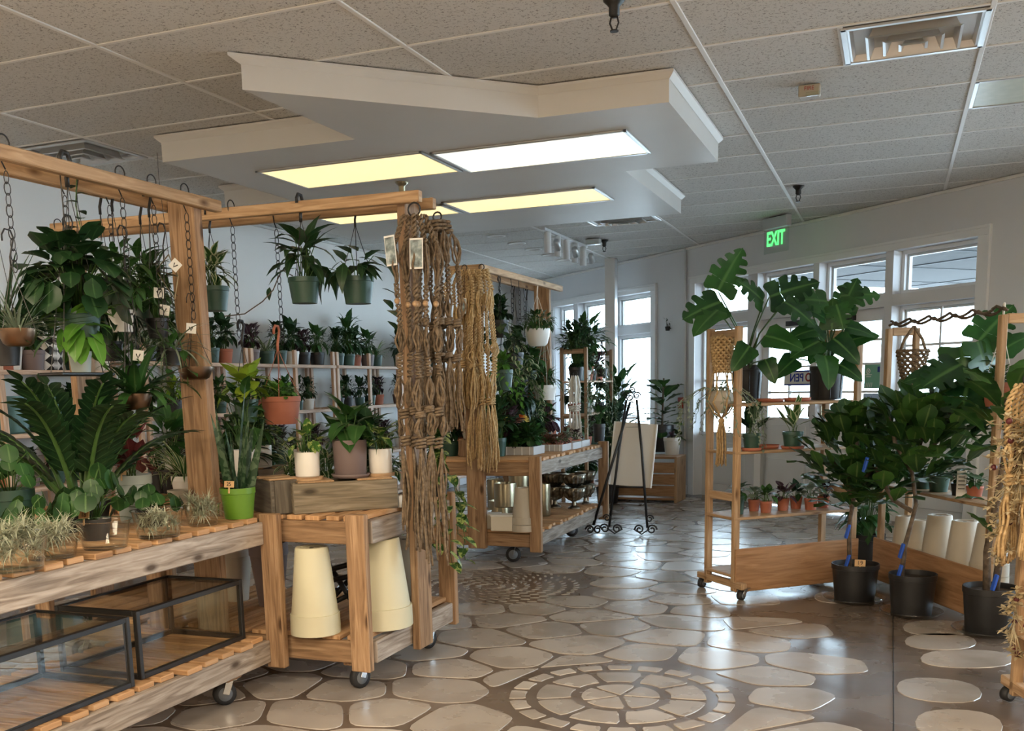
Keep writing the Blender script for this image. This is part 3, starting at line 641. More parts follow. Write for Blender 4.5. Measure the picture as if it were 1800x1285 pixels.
def pilea(seed, n=20, H=.16, R=.14, D=.06, low=.1):
    rd = random.Random(seed); lf, st = MB(), MB()
    for i in range(n):
        a = i*2.4+rd.uniform(-.3, .3); k = rd.uniform(low, 1); p = Vector((R*math.sqrt(k)*.9*cos(a), R*math.sqrt(k)*.9*sin(a), H*(1.05-.75*k)*rd.uniform(.7, 1.1))); d = unit(a, -.75-rd.uniform(0, .6)); s = D*rd.uniform(.6, 1.1)
        leaf(lf, p-d*s*.3, d, unit(a, .9), s, s*.98, 'round', .25, -.08, 6); st.tube([(.012*cos(a), .012*sin(a), 0), (p.x*.4, p.y*.4, p.z*.75), p], .002, 3)
    return lf, st
def airplants(seed, n, r, h, L=.07, w=.0055, per=16):
    rd = random.Random(seed); lf = MB()
    for k in range(n):
        a = k*2.4; rr = r*math.sqrt((k+.5)/n)*.85; c = Vector((rr*cos(a), rr*sin(a), (rd.uniform(.2, .9) if per < 15 else rd.uniform(.35, 1.25))*h)); tilt = Matrix.Rotation(rd.uniform(-.9, .9), 3, 'X')@Matrix.Rotation(rd.uniform(-.9, .9), 3, 'Y')
        for i in range(per): leaf(lf, c, tilt@unit(i*2.4, rd.uniform(-.1, 1.4)), Vector((0, 0, 1)), L*rd.uniform(.6, 1.1), w, 'spike', rd.uniform(.3, 1.6), .3, 4)
    return lf, MB()
def monstera_mesh(name, m, L=.30, lobes=5, split=.48, curl=.45):
    mb = MB(); vs = []; us = []; rows = []
    hw = lambda t: .47*L*((1-t**2.2)*min(1, .72+1.6*t))**.85 if t < 1 else 0
    def pt(t, s, u): a = curl*t; w = hw(t)*u; y = L*(t-.10*(1-u)*0+.16*u*(t > .12)*(1-t)-.10*u*u*(t < .25)); return Vector((s*w, y*cos(a*.6), -L*.28*curl*t*t-.10*w*u*curl*2+.05*abs(w)*sin(6*t)))
    ts = []; 
    for k in range(lobes): a = k/lobes; b = (k+1)/lobes; ts += [(a+.012, b-.03)]
    for s in (-1, 1):
        for k, (a, b) in enumerate(ts):
            nxt = ts[k+1][0] if k+1 < lobes else b+.04
            A = [a, a*.67+b*.33, a*.33+b*.67, b]; sp_ = split if 0 < k < lobes-1 or k == lobes-1 else .7
            base = len(vs)
            for ai, t in enumerate(A):
                for u in (0, sp_*.5, sp_, (1+sp_)/2, 1 if 0 < ai < 3 else .92):
                    tt = t if u <= sp_ else (a+b)/2+(t-(a+b)/2)*(1-.28*(u-sp_)/(1-sp_)); vs.append(pt(min(tt, 1), s, u)); us.append((.5+s*u*.5, t))
            for u in (0, sp_*.5, sp_): vs.append(pt(min(nxt, 1), s, u)); us.append((.5+s*u*.5, nxt))
            fs = []
            for i in range(3):
                for j in range(4): q = (base+i*5+j, base+i*5+j+1, base+i*5+j+6, base+i*5+j+5); fs.append(q if s > 0 else q[::-1])
            for j in range(2): q = (base+15+j, base+15+j+1, base+20+j+1, base+20+j); fs.append(q if s > 0 else q[::-1])
            rows += fs
    o = len(mb.v); mb.add(vs, rows, us); return mb.mesh(name, m, True)
def leaf_mesh(name, m, L, w, shape, curl, fold, seg=8, wave=.12):
    mb = MB(); leaf(mb, (0, 0, 0), Vector((0, 1, 0)), Vector((0, 0, 1)), L, w, shape, curl, fold, seg, wave); return mb.mesh(name, m, True)
def orient(p, d, up, s=1):
    d = d.normalized(); x = d.cross(up)
    if x.length < 1e-4: x = d.orthogonal()
    x.normalize(); z = x.cross(d); return Matrix(((x.x, d.x, z.x, p[0]), (x.y, d.y, z.y, p[1]), (x.z, d.z, z.z, p[2]), (0, 0, 0, 1)))@Matrix.Scale(s, 4)
# ------------------------------------------------------------------ pots
def pot_mesh(r, h, taper=.78, rim=.22, wall=.004, n=22, style='nursery'):
    b = r*taper
    if style == 'nursery': pr = [(b*.3, 0), (b, 0), (b*1.01, .004), (r*.96, h*(1-rim)), (r, h*(1-rim)+.002), (r, h), (r-wall, h), (r-wall*2, h*.86), (.001, h*.85)]
    elif style == 'cylinder': pr = [(b*.3, 0), (b*.94, 0), (b, h*.04), (r, h*.97), (r-.001, h), (r-wall*1.5, h), (r-wall*2, h*.88), (.001, h*.87)]
    else: pr = [(.3*b, 0), (b*.75, 0), (b, h*.15), (r*.95, h*.6), (r, h*.96), (r, h), (r-wall, h), (r-wall*2, h*.85), (.001, h*.84)]
    mb = MB(); mb.lathe(pr, n); return mb
def fill(t, h, r, plant, lm, sm='stem', kind='stuff', z=None, smooth=True):
    lf, st = plant; z = h*.86 if z is None else z; Mt = Matrix.Translation((0, 0, z))
    q = MB(); q.lathe([(r*.93, z+.001), (.001, z+.006)], 14); q.obj('soil', M['soil'], t)
    if lf.v: q = MB(); q.join(lf, Mt); q.obj('foliage', M[lm] if isinstance(lm, str) else lm, t, smooth, kind)
    if st.v: q = MB(); q.join(st, Mt); q.obj('stems', M[sm], t, True, kind)
def potted(label, P, pm, plant, lm, name='potted_plant', cat='plant', group=None, taper=.78, style='nursery', rim=.2, sm='stem', saucer=None, price=None, rz=0):
    x, y, z, r, h = P; t = thing(name, label, cat, (x, y, z), rz, group); z0 = 0
    if saucer: q = MB(); q.lathe([(.001, 0), (r*1.02, 0), (r*1.16, .018), (r*1.12, .018), (r*1.0, .006), (.001, .006)], 22); q.obj('saucer', M[saucer], t, True); z0 = .006
    o = pot_mesh(r, h-z0, taper, rim, style=style).obj('pot', M[pm], t, False, loc=(0, 0, z0)); smooth_angle(o)
    if plant: fill(t, h, r, plant, lm, sm)
    if price: tagcard(t, price, (r*.15, -r*.95, h+.02))
    return t
def smooth_angle(o):
    me = o.data; me.polygons.foreach_set('use_smooth', [True]*len(me.polygons))
    try: me.set_sharp_from_angle(angle=.6)
    except Exception: pass
def tagcard(t, s, loc, w=.05, h=.028, rz=0, stick=True):
    q = MB(); q.box((0, 0, 0), (w, .003, h)); 
    if stick: q.box((0, 0, -h*.9), (.008, .003, h))
    o = q.obj('price_tag', M['kraft'], t, loc=loc); o.rotation_euler = (-.15, 0, rz)
    text(s, h*.85, M['ink'], o, (0, -.002, 0), (pi/2, 0, 0), .0004)
def hook(mb, top, r=.02, th=.004, drop=.05, n=5):                 # S hook over a beam
    p = Vector(top); mb.tube([p+Vector((0, r*1.0*cos(a), r*sin(a))) for a in [(-.6+i*.35) for i in range(12)]]+[p+Vector((0, -r*.6, -drop)), p+Vector((0, 0, -drop-r))], th, n)
def hanging(label, P, pm, plant, lm, ztop, wires=3, hm='iron', hookm='iron', style='nursery', group=None, taper=.78, sm='stem', hookw=.006, junction=None, saucer=False):
    x, y, z, r, h = P; t = thing('hanging_plant', label, 'hanging plant', (x, y, z-h), 0, group)        # P: rim centre
    o = pot_mesh(r, h, taper, .2, style=style).obj('pot', M[pm], t); smooth_angle(o)
    if saucer: q = MB(); q.lathe([(.001, -.012), (r*.8, -.012), (r*.9, .012), (r*.86, .012), (.001, -.004)], 20); q.obj('saucer', M[pm], t, True)
    J = (junction or ztop-.09)-(z-h); q = MB()
    for i in range(wires): a = 2*pi*i/wires+.5; q.tube([(r*.97*cos(a), r*.97*sin(a), h*.95), (r*.35*cos(a), r*.35*sin(a), h+(J-h)*.6), (0, 0, J)], .0018, 4)
    q.obj('hanger_wire', M[hm], t)
    q = MB(); zt = ztop-(z-h); q.tube([(0, 0, J-.01), (0, 0, J+.02), (.0, .012, zt-.035), (0, .022, zt-.005), (0, .012, zt+.018), (0, -.012, zt+.02), (0, -.026, zt), (0, -.026, zt-.02)], hookw, 6); q.obj('hook', M[hookm], t, True)
    if plant: fill(t, h, r, plant, lm, sm)
    return t
LINK = None
def chain(label, x, y, ztop, zbot, group=None, m='iron'):
    t = thing('hanging_chain', label, 'chain', (x, y, ztop), 0, group); q = MB(); hook(q, (0, 0, .012), .026, .0028, .06); q.obj('hook', M[m], t, True)
    q = MB(); z = -.085; i = 0; Lk = .040
    while ztop+z > zbot:
        c = Vector((0, 0, z-Lk*.35)); ax = Vector((1, 0, 0)) if i % 2 == 0 else Vector((.35, .94, 0))
        q.tube([c+ax*(.0105*cos(a))+Vector((0, 0, .021*sin(a))) for a in [2*pi*k/12 for k in range(12)]], .0020, 4, True); z -= .036; i += 1
    q.obj('links', M[m], t, True, 'stuff'); return t
# ------------------------------------------------------------------ macrame
def macrame(label, loc, width, depth, length, sections, m='jute', seed=1, cols=6, ring=.028, card=None, group=None, tail=.02, rz=0, beads=None, name='macrame_hanger', taper=1.0):
    rd = random.Random(seed); t = thing(name, label, 'macrame', loc, rz, group); cords = MB(); kn = MB(); bd = MB()
    if ring: q = MB(); q.tube([(ring*cos(a), 0, ring*sin(a)) for a in [2*pi*i/16 for i in range(16)]], .004, 6, True); q.obj('ring', M['iron'], t, True)
    bots = [0]+[s[1] for s in sections]
    for c in range(cols):
        f = (c+.5)/cols*2-1; row = c % 3 - 1
        cx = lambda z: f*width/2*min(1, .45+(-z)/(.22*length))*(1+.12*sin(z*9+seed))*(taper if -z > length*.5 else 1)
        cy = lambda z: row*depth/2*min(1, .4+(-z)/(.2*length))
        z = -ring*.8
        for kind, end in sections:
            z1 = -length*end+ (rd.uniform(-1, 1)*.015); n = max(4, int((z-z1)/.010))
            if kind == 'twist':
                for k in range(2): cords.tube([(cx(zz_)+.0095*cos(zz_*150+k*pi+c), cy(zz_)+.0095*sin(zz_*150+k*pi+c), zz_) for zz_ in [z+(z1-z)*i/n for i in range(n+1)]], .0058, 5)
            elif kind == 'square':
                cords.tube([(cx(z), cy(z), z), (cx(z1), cy(z1), z1)], .006, 5); k = max(3, int((z-z1)/.011))
                for i in range(k): zz_ = z+(z1-z)*(i+.5)/k; sg = 1 if i % 2 else -1; kn.tube([(cx(zz_)-.014, cy(zz_), zz_+.004*sg), (cx(zz_), cy(zz_)-.012, zz_), (cx(zz_)+.014, cy(zz_), zz_-.004*sg)], .0052, 4)
            elif kind == 'bead': bd.ball((cx(z), cy(z)-.006, (z+z1)/2), .013, 10, 6); cords.tube([(cx(z), cy(z), z), (cx(z1), cy(z1), z1)], .005, 5)
            elif kind == 'gather':
                for k in range(3): zz_ = z+(z1-z)*(k+.5)/3; kn.tube([(cx(zz_)*.8+.02*cos(a), cy(zz_)*.8+.02*sin(a), zz_+.004*cos(a)) for a in [2*pi*i/8 for i in range(8)]], .0065, 5, True)
                cords.tube([(cx(z), cy(z), z), (cx(z1)*.8, cy(z1)*.8, z1)], .010, 5)
            else:
                for k in range(7 if kind == 'loose' else 9):
                    ox, oy, ph, fr_ = rd.uniform(-1, 1)*width/cols*.55, rd.uniform(-.5, .5)*depth*.6, rd.uniform(0, 6), rd.uniform(.6, 1.4); P = []; e2 = z1 if kind == 'loose' else z1-rd.uniform(0, tail)-.0
                    for i in range(n+1):
                        u = i/n; w_ = sin(pi*u)**.6 if kind == 'loose' else min(1, 3*u); zz_ = z+(e2-z)*u
                        P.append((cx(zz_)+ox*w_+.004*sin(u*9*fr_+ph)*w_, cy(zz_)+oy*w_+.004*cos(u*8*fr_+ph)*w_, zz_))
                    cords.tube(P[::2] if len(P) > 24 else P, .0056, 4)
            z = z1
    cords.obj('cords', M[m], t, True, 'stuff')
    if kn.v: kn.obj('knots', M[m], t, True, 'stuff')
    if bd.v: bd.obj('beads', M['pine'], t, True, 'stuff')
    if card:
        for (cx_, cz, w_, h_, rr) in card:
            q = MB(); q.box((0, 0, 0), (w_, .002, h_)); o = q.obj('photo_card', M['paper'], t, loc=(cx_, -depth/2-.022, cz)); o.rotation_euler = (0, rr, 0)
            q = MB(); q.box((0, -.0018, .0), (w_*.86, .001, h_*.88)); q.obj('printed_photo', M['photo'], o)
    return t
# ------------------------------------------------------------------ carts
def caster(t, x, y, r=.055, rz=.3):
    q = MB(); q.lathe([(.012, -.017), (r*.6, -.017), (r*.98, -.015), (r, 0), (r*.98, .015), (r*.6, .017), (.012, .017)], 20, M=Matrix.Rotation(pi/2, 3, 'X')); o = q.obj('caster_wheel', M['rubber'], t, True, loc=(x, y, r)); o.rotation_euler = (0, 0, rz)
    for s in (-1, 1): h_ = MB(); h_.lathe([(.001, s*.019), (r*.62, s*.018), (r*.62, s*.014)], 16, M=Matrix.Rotation(pi/2, 3, 'X')); h_.obj('hub', M['wheelgrey'], o, True)
    q = MB()
    for s in (-1, 1): q.beam((0, s*.023, r), (.022, s*.023, 2*r+.012), .004, .03)
    q.box((.02, 0, 2*r+.012), (.06, .07, .005)); f_ = q.obj('caster_fork', M['steel'], t, loc=(x, y, 0)); f_.rotation_euler = (0, 0, rz)
def slats(t, x0, x1, y0, y1, z, axis, pitch, w, th=.022, jit=.012, m='slat', seed=1):
    rd = random.Random(seed); L0 = (x1-x0) if axis == 'x' else (y1-y0); a, b = (y0, y1) if axis == 'x' else (x0, x1); n = int((b-a)/pitch); ms = []
    for k in range(3): q = MB(); q.box((0, 0, 0), (L0-.01*k, w-.006*k, th) if axis == 'x' else (w-.006*k, L0-.01*k, th)); ms.append(q.mesh('slat', M[m]))
    for i in range(n):
        c = a+(i+.5)*(b-a)/n; j = rd.uniform(-jit, jit)
        inst(ms[i % 3], 'slat', t, Matrix.Translation(((x0+x1)/2+j, c, z) if axis == 'x' else (c, (y0+y1)/2+j, z)))
def bd(t, name, c, size, m, rot=None, ch=.004): q = MB(); q.box((0, 0, 0), size, rot, ch); return q.obj(name, M[m], t, loc=c)
# ------------------------------------------------------------------ the three wheeled carts with gantries
ZL, ZT = .235, .765                                             # top of the lower and upper rails
def cart_rails(t, x0, x1, y0, y1, side='greywood', end='tan'):
    for z, n_ in ((ZL-.05, 'lower_rail'), (ZT-.05, 'upper_rail')):
        for x in (x0+.02, x1-.02): bd(t, n_, (x, (y0+y1)/2, z), (.04, y1-y0, .10), side)
        for y in (y0+.02, y1-.02): bd(t, n_, ((x0+x1)/2, y, z), (x1-x0-.09, .038, .098), end)
t1 = thing('display_cart', 'near wooden slatted cart on the left holding pileas and air plants', 'cart', (-2.85, 2.5, 0), group=None)
def loc1(x, y): return x+2.85, y-2.5
X0, X1 = loc1(-3.17, 1.30); X2, X3 = loc1(-2.53, 3.68)
cart_rails(t1, X0, X2, X1, X3)
for x in (X0+.022, X2+.022): bd(t1, 'post', (x, X3+.022, .455), (.09, .042, .69), 'tan')
for x in (X0+.022, X2-.03): bd(t1, 'post', (x, X1-.022, .455), (.09, .042, .69), 'tan')
slats(t1, X0-.005, X2-.004, X1, X3-.005, ZT+.011, 'x', .112, .088, seed=3); slats(t1, X0-.005, X2-.004, X1, X3-.005, ZL+.011, 'x', .118, .092, jit=.02, seed=4)
bd(t1, 'gantry_post', (0, X3+.03, 1.13), (.135, .06, 2.02), 'tan'); bd(t1, 'gantry_post', (0, X1-.03, 1.13), (.135, .06, 2.02), 'tan')
for x in (-.088, .088): bd(t1, 'gantry_beam', (x, (X3+X1)/2+.03, 2.121), (.038, 2.62, .048), 'pine')
for x, y in ((.23, .95), (-.23, .95), (.23, -1.0), (-.23, -1.0)): bd(t1, 'caster_block', (x, y, .127), (.12, .10, .024), 'tan'); caster(t1, x, y, .05, .9)
t2 = thing('display_cart', 'middle wooden cart turned sideways with crates and cream urns under it', 'cart', (-3.0, 4.215, 0))
def loc2(x, y): return x+3.0, y-4.215
a0, b0 = loc2(-3.94, 3.76); a1, b1 = loc2(-2.06, 4.67)
for z, n_ in ((ZL-.05, 'lower_rail'), (ZT-.05, 'upper_rail')):
    for y in (b0+.02, b1-.02): bd(t2, n_, ((a0+a1)/2, y, z), (a1-a0-.09, .038, .098), 'tan')
    for x in (a0+.02, a1-.02): bd(t2, n_, (x, 0, z), (.04, b1-b0-.08, .10), 'greywood')
for x in (a0+.045, a1-.045):
    for y in (b0-.012, b1+.012): bd(t2, 'post', (x, y, .455), (.092, .042, .69), 'tan')
slats(t2, a0+.02, a1-.03, b0+.005, b1-.005, ZT+.011, 'y', .094, .076, seed=5); slats(t2, a0+.02, a1-.03, b0+.005, b1-.005, ZL+.011, 'y', .12, .098, seed=6)
for x in (a0-.022, a1+.022): bd(t2, 'gantry_post', (x, .005, 1.14), (.04, .145, 2.06), 'tan')
for y, e in ((-.09, 0), (.10, -.02)): q = MB(); q.beam((-.99, y, 2.162), (1.07+e, y, 2.138), .038, .048); q.obj('gantry_beam', M['pine'], t2)
for x, y in ((a1-.12, b0+.09), (a1-.12, b1-.10), (a0+.15, b0+.1), (a0+.15, b1-.1)): bd(t2, 'caster_block', (x, y, .127), (.10, .12, .024), 'tan'); caster(t2, x, y, .05, 1.2)
t3 = thing('display_cart', 'far wooden cart with brass pots below and flower trays on top', 'cart', (-2.88, 7.92, 0))
a0, b0, a1, b1 = -.46, -.92, .46, .93
cart_rails(t3, a0, a1, b0, b1)
for x in (a0+.0, a1+.005):
    for y in (b0-.02, b1+.02): bd(t3, 'post', (x, y, .46), (.09, .04, .71), 'tan')
slats(t3, a0, a1, b0, b1, ZT+.011, 'x', .092, .072, jit=.015, seed=7); slats(t3, a0, a1, b0, b1, ZL+.011, 'x', .086, .068, jit=.015, seed=8)
for y in (b0-.025, b1-.26): bd(t3, 'gantry_post', (0, y, 1.15), (.14, .05, 2.06), 'tan')
for x in (-.09, .09): bd(t3, 'gantry_beam', (x, -.03, 2.165), (.038, 1.90, .048), 'pine')
bd(t3, 'gantry_cap', (-.02, b0-.07, 2.165), (.26, .04, .045), 'pine')
for x, y in ((.23, b0+.12), (-.28, b0+.12), (.28, b1-.38), (-.28, b1-.38)): bd(t3, 'caster_block', (x, y, .142), (.12, .10, .024), 'tan'); caster(t3, x, y, .058, .25)
# ------------------------------------------------------------------ glass tanks under the near cart
def tank(label, x0, x1, y0, y1, z0, h, lid=False):
    t = thing('glass_tank', label, 'terrarium', ((x0+x1)/2, (y0+y1)/2, z0)); w, l, e = (x1-x0), (y1-y0), .020
    for sx in (-1, 1):
        for sy in (-1, 1): bd(t, 'corner_post', (sx*(w-e)/2, sy*(l-e)/2, h/2), (e, e, h), 'iron', ch=.002)
        for z in (e/2, h-e/2): bd(t, 'frame_bar', (sx*(w-e)/2, 0, z), (e, l-2*e, e), 'iron', ch=.002)
    for sy in (-1, 1):
        for z in (e/2, h-e/2): bd(t, 'frame_bar', (0, sy*(l-e)/2, z), (w-2*e, e, e), 'iron', ch=.002)
    for s in (-1, 1): bd(t, 'glass_pane', (s*(w/2-.008), 0, h/2), (.004, l-2*e, h-2*e), 'smoke', ch=.0005); bd(t, 'glass_pane', (0, s*(l/2-.008), h/2), (w-2*e, .004, h-2*e), 'smoke', ch=.0005)
    bd(t, 'glass_pane', (0, 0, h-.006), (w-2*e, l-2*e, .004), 'smoke', ch=.0005)
tank('black framed glass tank on the lower shelf, the one beside the corner post', -3.0, -2.60, 2.93, 3.60, ZL+.023, .265)
tank('black framed glass tank on the lower shelf, the one cut by the left edge', -3.02, -2.57, 1.95, 2.86, ZL+.023, .265)
# ------------------------------------------------------------------ easel, crate, shelves, racks
te = thing('easel', 'black wrought iron easel with scrolled feet holding a white board', 'easel', (-2.14, 8.75, 0), .05)
def scroll(c, r, s, turns=1.4, ax=0):
    P = []
    for i in range(18): a = i/17*turns*2*pi; k = r*(1-.75*i/17); P.append(Vector(c)+Vector((s*(k*cos(a)), 0, k*sin(a))))
    return P
for s in (-1, 1):
    q = MB(); q.tube([(s*.17, -.10, .07), (s*.10, .0, .75), (s*.045, .06, 1.18)], .011, 6); q.tube(scroll((s*.045, .06, 1.215), .035, s), .006, 5); q.obj('front_leg', M['iron'], te, True)
    q = MB(); q.tube(scroll((s*.21, -.10, .055), .045, s), .008, 5); q.tube(scroll((s*.10, -.10, .055), .042, -s), .008, 5); q.tube(scroll((s*.19, -.10, .15), .035, s), .007, 5); q.tube([(s*.05, -.1, .055), (s*.12, -.1, .012), (s*.19, -.1, .06)], .007, 5); q.obj('scroll_foot', M['iron'], te, True)
q = MB(); q.tube([(-.30, -.16, .09), (-.12, -.02, .75), (-.02, .10, 1.16)], .012, 6); q.tube(scroll((-.33, -.16, .052), .04, -1), .008, 5); q.tube(scroll((-.26, -.16, .052), .04, 1), .008, 5); q.obj('prop_leg', M['iron'], te, True)
q = MB(); q.tube([(-.14, -.04, .42), (.14, -.04, .42)], .009, 5); q.tube([(-.06, .05, 1.02), (.06, .05, 1.02)], .007, 5); q.tube([(-.05, .05, .94), (.06, .05, .94)], .006, 5); q.obj('crossbar', M['iron'], te, True)
q = MB(); q.tube(scroll((-.02, .1, 1.2), .045, 1), .006, 5); q.tube(scroll((.0, .1, 1.26), .03, -1), .006, 5); q.obj('finial', M['iron'], te, True)
tb = thing('display_board', 'blank white board standing on the black easel, turned away', 'board', (-2.14, 8.72, .70), .05)
q = MB(); q.box((0, 0, 0), (.38, .018, .56)); o = q.obj('panel', M['board'], tb); o.rotation_euler = (-.08, .085, 0); o.location = (.02, .065, 0)
for s in (-1, 1): q = MB(); q.box((s*.187, -.014, 0), (.016, .012, .56)); o = q.obj('stretcher_bar', M['paper'], tb); o.rotation_euler = (-.08, .085, 0); o.location = (.02, .065, 0)
tw = thing('wooden_crate', 'wooden crate stand on the floor below the fiddle leaf fig by the window', 'crate', (-2.62, 11.35, 0), -.05)
for x in (-.42, .42): bd(tw, 'side_board', (x, 0, .255), (.03, .42, .51), 'pine')
for z in (.04, .50): bd(tw, 'board', (0, 0, z), (.86, .42, .025), 'ply')
for k in range(3): bd(tw, 'slat', (.0, -.2, .13+k*.13), (.83, .02, .115), 'ply')
def shelf_unit(name, label, p0, u, length, depth, zs, H, post=.042, board='pine', m='pine', th=.018, rungs=(), casters=True, sgn=1, skip=()):
    t = thing(name, label, 'shelf', (p0[0], p0[1], 0), math.atan2(u[1], u[0]))      # x along the front, y = depth
    for x in (post/2, length-post/2):
        for y in (post/2, depth-post/2): bd(t, 'post', (x, sgn*y, .045+(H-.045)/2), (post, post*.8, H-.045), m)
        for z in rungs: bd(t, 'rung', (x, sgn*depth/2, z), (post*.6, depth-2*post, .05), m)
    for z in zs: bd(t, 'shelf_board', (length/2, sgn*depth/2, z-th/2), (length, depth-.005, th), board)
    if casters:
        for x in (post/2, length-post/2):
            bd(t, 'foot', (x, sgn*depth/2, .085), (post, depth+.16, .04), m)
            for y in (-.05, depth+.05): caster(t, x, sgn*y, .03, .4)
    return t
UA = (.743, .669)
sa = shelf_unit('rolling_shelf', 'pine rolling shelf in front of the doors with monsteras on top', (-.87, 6.20), UA, .92, .34, (.145, .50, .90, 1.185), 1.64, rungs=(.62, 1.60))
bd(sa, 'kick_panel', (.46, -.012, .175), (.92, .014, .27), 'ply')
sb_ = shelf_unit('rolling_shelf', 'pine rolling shelf behind the potted fig trees with beige planters', (-.075, 6.96), (.446, -.895), 1.26, .22, (.11, .645, 1.125), 1.62, rungs=(1.60,))
bd(sb_, 'kick_panel', (.63, -.012, .165), (1.26, .014, .27), 'ply')
sc_ = shelf_unit('rolling_shelf', 'pine rolling shelf at the right edge hung with dried flowers', (.475, 4.43), (.95, .30), .9, .34, (.3, .75, 1.12), 1.62, rungs=(.5,), sgn=-1)
bd(sb_, 'cross_rail', (1.26-.02, .11, 1.10), (.03, .2, .04), 'palewood')
sd_ = shelf_unit('plant_rack', 'slim wooden rack by the window crowded with potted plants', (-2.93, 10.15), (0, 1), 1.05, .30, (.25, .66, 1.02, 1.36), 1.70, rungs=(1.0, 1.66), m='tan', board='palewood', casters=False)
LV = [(4.15, 6.05, (.30, .75, 1.10, 1.50)), (6.10, 7.42, (.22, .68, 1.16, 1.57)), (7.46, 8.88, (.20, .66, 1.15, 1.57)), (8.92, 10.30, (.20, .66, 1.16, 1.57)), (10.34, 12.6, (.20, .66, 1.16, 1.57))]
NM = ['nearest', 'second', 'third', 'fourth', 'farthest']
for k, (y0, y1, zs) in enumerate(LV):
    t = thing('plant_shelf', 'pale wooden slatted shelf unit along the white wall, %s along the wall' % NM[k], 'shelf', (-5.31, y0, 0)); n_ = max(1, round((y1-y0)/.68))
    for i in range(n_+1):
        y = .02+(y1-y0-.04)*i/n_
        for x in (-.15, .15): bd(t, 'post', (x, y, (zs[3]+.13)/2), (.03, .045, zs[3]+.13), 'palewood')
    for z in zs:
        for x in (-.11, 0.0, .11): bd(t, 'shelf_slat', (x, (y1-y0)/2, z-.012), (.085, y1-y0, .018), 'palewood')
        bd(t, 'shelf_lip', (.172, (y1-y0)/2, z-.016), (.014, y1-y0, .03), 'palewood')
# ------------------------------------------------------------------ things on the near cart
Z1 = ZT+.023; Z0 = ZL+.023
potted('round-leaved pilea in a large dark green pot at the left edge of the near cart', (-3.06,2.83,.787,.088,.20), 'green', pilea(1, 26, .18, .15, .07), 'mid', sm='stem')
potted('small round-leaved pilea in a black pot behind the leftmost air plants', (-2.86,2.72,.787,.055,.08), 'black', pilea(2, 18, .14, .12, .065, .2), 'mid')
potted('tall glossy dark plant with feathered stems in a black pot on near cart', (-3.03,3.16,.787,.11,.12), 'black', zz(3, 17, .58, .105, .045), 'deep')
potted('broad round-leaved pilea in a black pot behind the empty clear bowl', (-2.79,2.96,.787,.062,.08), 'black', pilea(4, 34, .19, .18, .078, .05), 'mid', price='18')
potted('round-leaved pilea in a black pot behind the wide air plant bowl', (-2.83,3.32,.787,.06,.07), 'black', pilea(5, 30, .10, .16, .075, .05), 'mid')
potted('red-leaved rosette plant in a pale grey pot with a 20 price tag', (-3.02,3.45,.787,.080,.20), 'palegrey', bush(6, 22, .15, .13, .13, .065, 'obov', .3, low=.3), 'red_leaf', price='20')
t = potted('striped spider plant in a white pot set on a brass cylinder', (-3.646,4.510,0.787,0.060,0.132), 'brass', None, None, style='cylinder', taper=1)
P_ = (-3.646,4.510,0.787,0.060,0.132); o = pot_mesh(P_[3]*1.0, .075, .9, style='cylinder').obj('upper_pot', M['white'], t, loc=(0, 0, P_[4])); smooth_angle(o); fill(t, P_[4]+.075, P_[3], straps(7, 26, .20, .014, .2, 1.3, 1.2), 'varieg', z=P_[4]+.066)
potted('variegated strappy plant in a black pot left of the brass cylinder', (-3.744,4.492,0.787,0.057,0.126), 'black', straps(8, 26, .21, .016, .1, 1.4, 1.3), 'varieg')
potted('small cement pot with a crinkled pale rim beside the gantry post', (-3.172,3.940,0.787,0.058,0.082), 'beige', None, None, taper=.8)
potted('tall snake plant in a lime green pot with a 25 price tag', (-2.615,3.630,0.787,0.076,0.133), 'lime', snake(9, 12, .50, .05, .05), 'zebra', price='25')
potted('leafy plant in a terracotta pot half hidden behind the snake plant', (-3.152,4.261,0.787,0.058,0.105), 'terra', bush(10, 44, .26, .15, .08, .035, 'lance', .8), 'mid')
def airbowl(label, P, n, seed, L=.07, h0=.05):
    x, y, z, r, h = P; t = thing('clear_bowl', label, 'bowl', (x, y, z)); q = MB()
    q.lathe([(r*.3, .001), (r*.78, .001), (r*.82, .006), (r*.98, h*.93), (r*1.06, h), (r*1.05, h+.002), (r*.96, h*.94), (r*.79, .009), (.001, .006)], 26); q.obj('bowl_shell', M['bowl'], t, True)
    if n:
        a = thing('air_plants', label.replace('clear bowl', 'clump').replace('holding', 'of').replace('filled with', 'of').replace('bowl', 'heap'), 'air plants', (x, y, z)); lf, _ = airplants(seed, n, r*.86, max(h, .05), L, per=14 if n == 30 else 16); lf.obj('foliage', M['air'], a, True, 'stuff')
airbowl('clear bowl heaped with silvery air plants at the left edge of the cart', (-2.562,2.348,0.787,0.117,0.111), 46, 21, .08)
airbowl('clear bowl heaped with yellowish air plants, second from the left edge', (-2.616,2.567,0.787,0.094,0.088), 36, 22, .075)
airbowl('empty clear plastic bowl near the front rail of the near cart', (-2.587,2.788,0.787,0.093,0.101), 0, 23)
airbowl('wide clear bowl half filled with small air plants in front of pilea', (-2.577,3.062,0.787,0.095,0.104), 30, 24, .055)
airbowl('clear bowl heaped with spiky pale air plants beside the lime pot', (-2.625,3.392,0.787,0.073,0.089), 26, 25)
for k, (P, s) in enumerate((((-3.148,3.160,0.830), '15'), ((-3.010,2.910,0.800), '6'), ((-3.003,3.811,0.800), '5'))):
    t = thing('price_card', ['kraft price card leaning among the pileas', 'white price card standing between the two leftmost air plant bowls', 'white price card standing behind the spiky air plant bowl'][k], 'price card', P)
    q = MB(); q.box((0, 0, .0), (.055, .002, .04)); o = q.obj('card', M['paper' if k else 'kraft'], t); o.rotation_euler = (-.25, 0, .2); text(s, .03, M['ink'], o, (0, -.0016, 0), (pi/2, 0, 0), .0003)
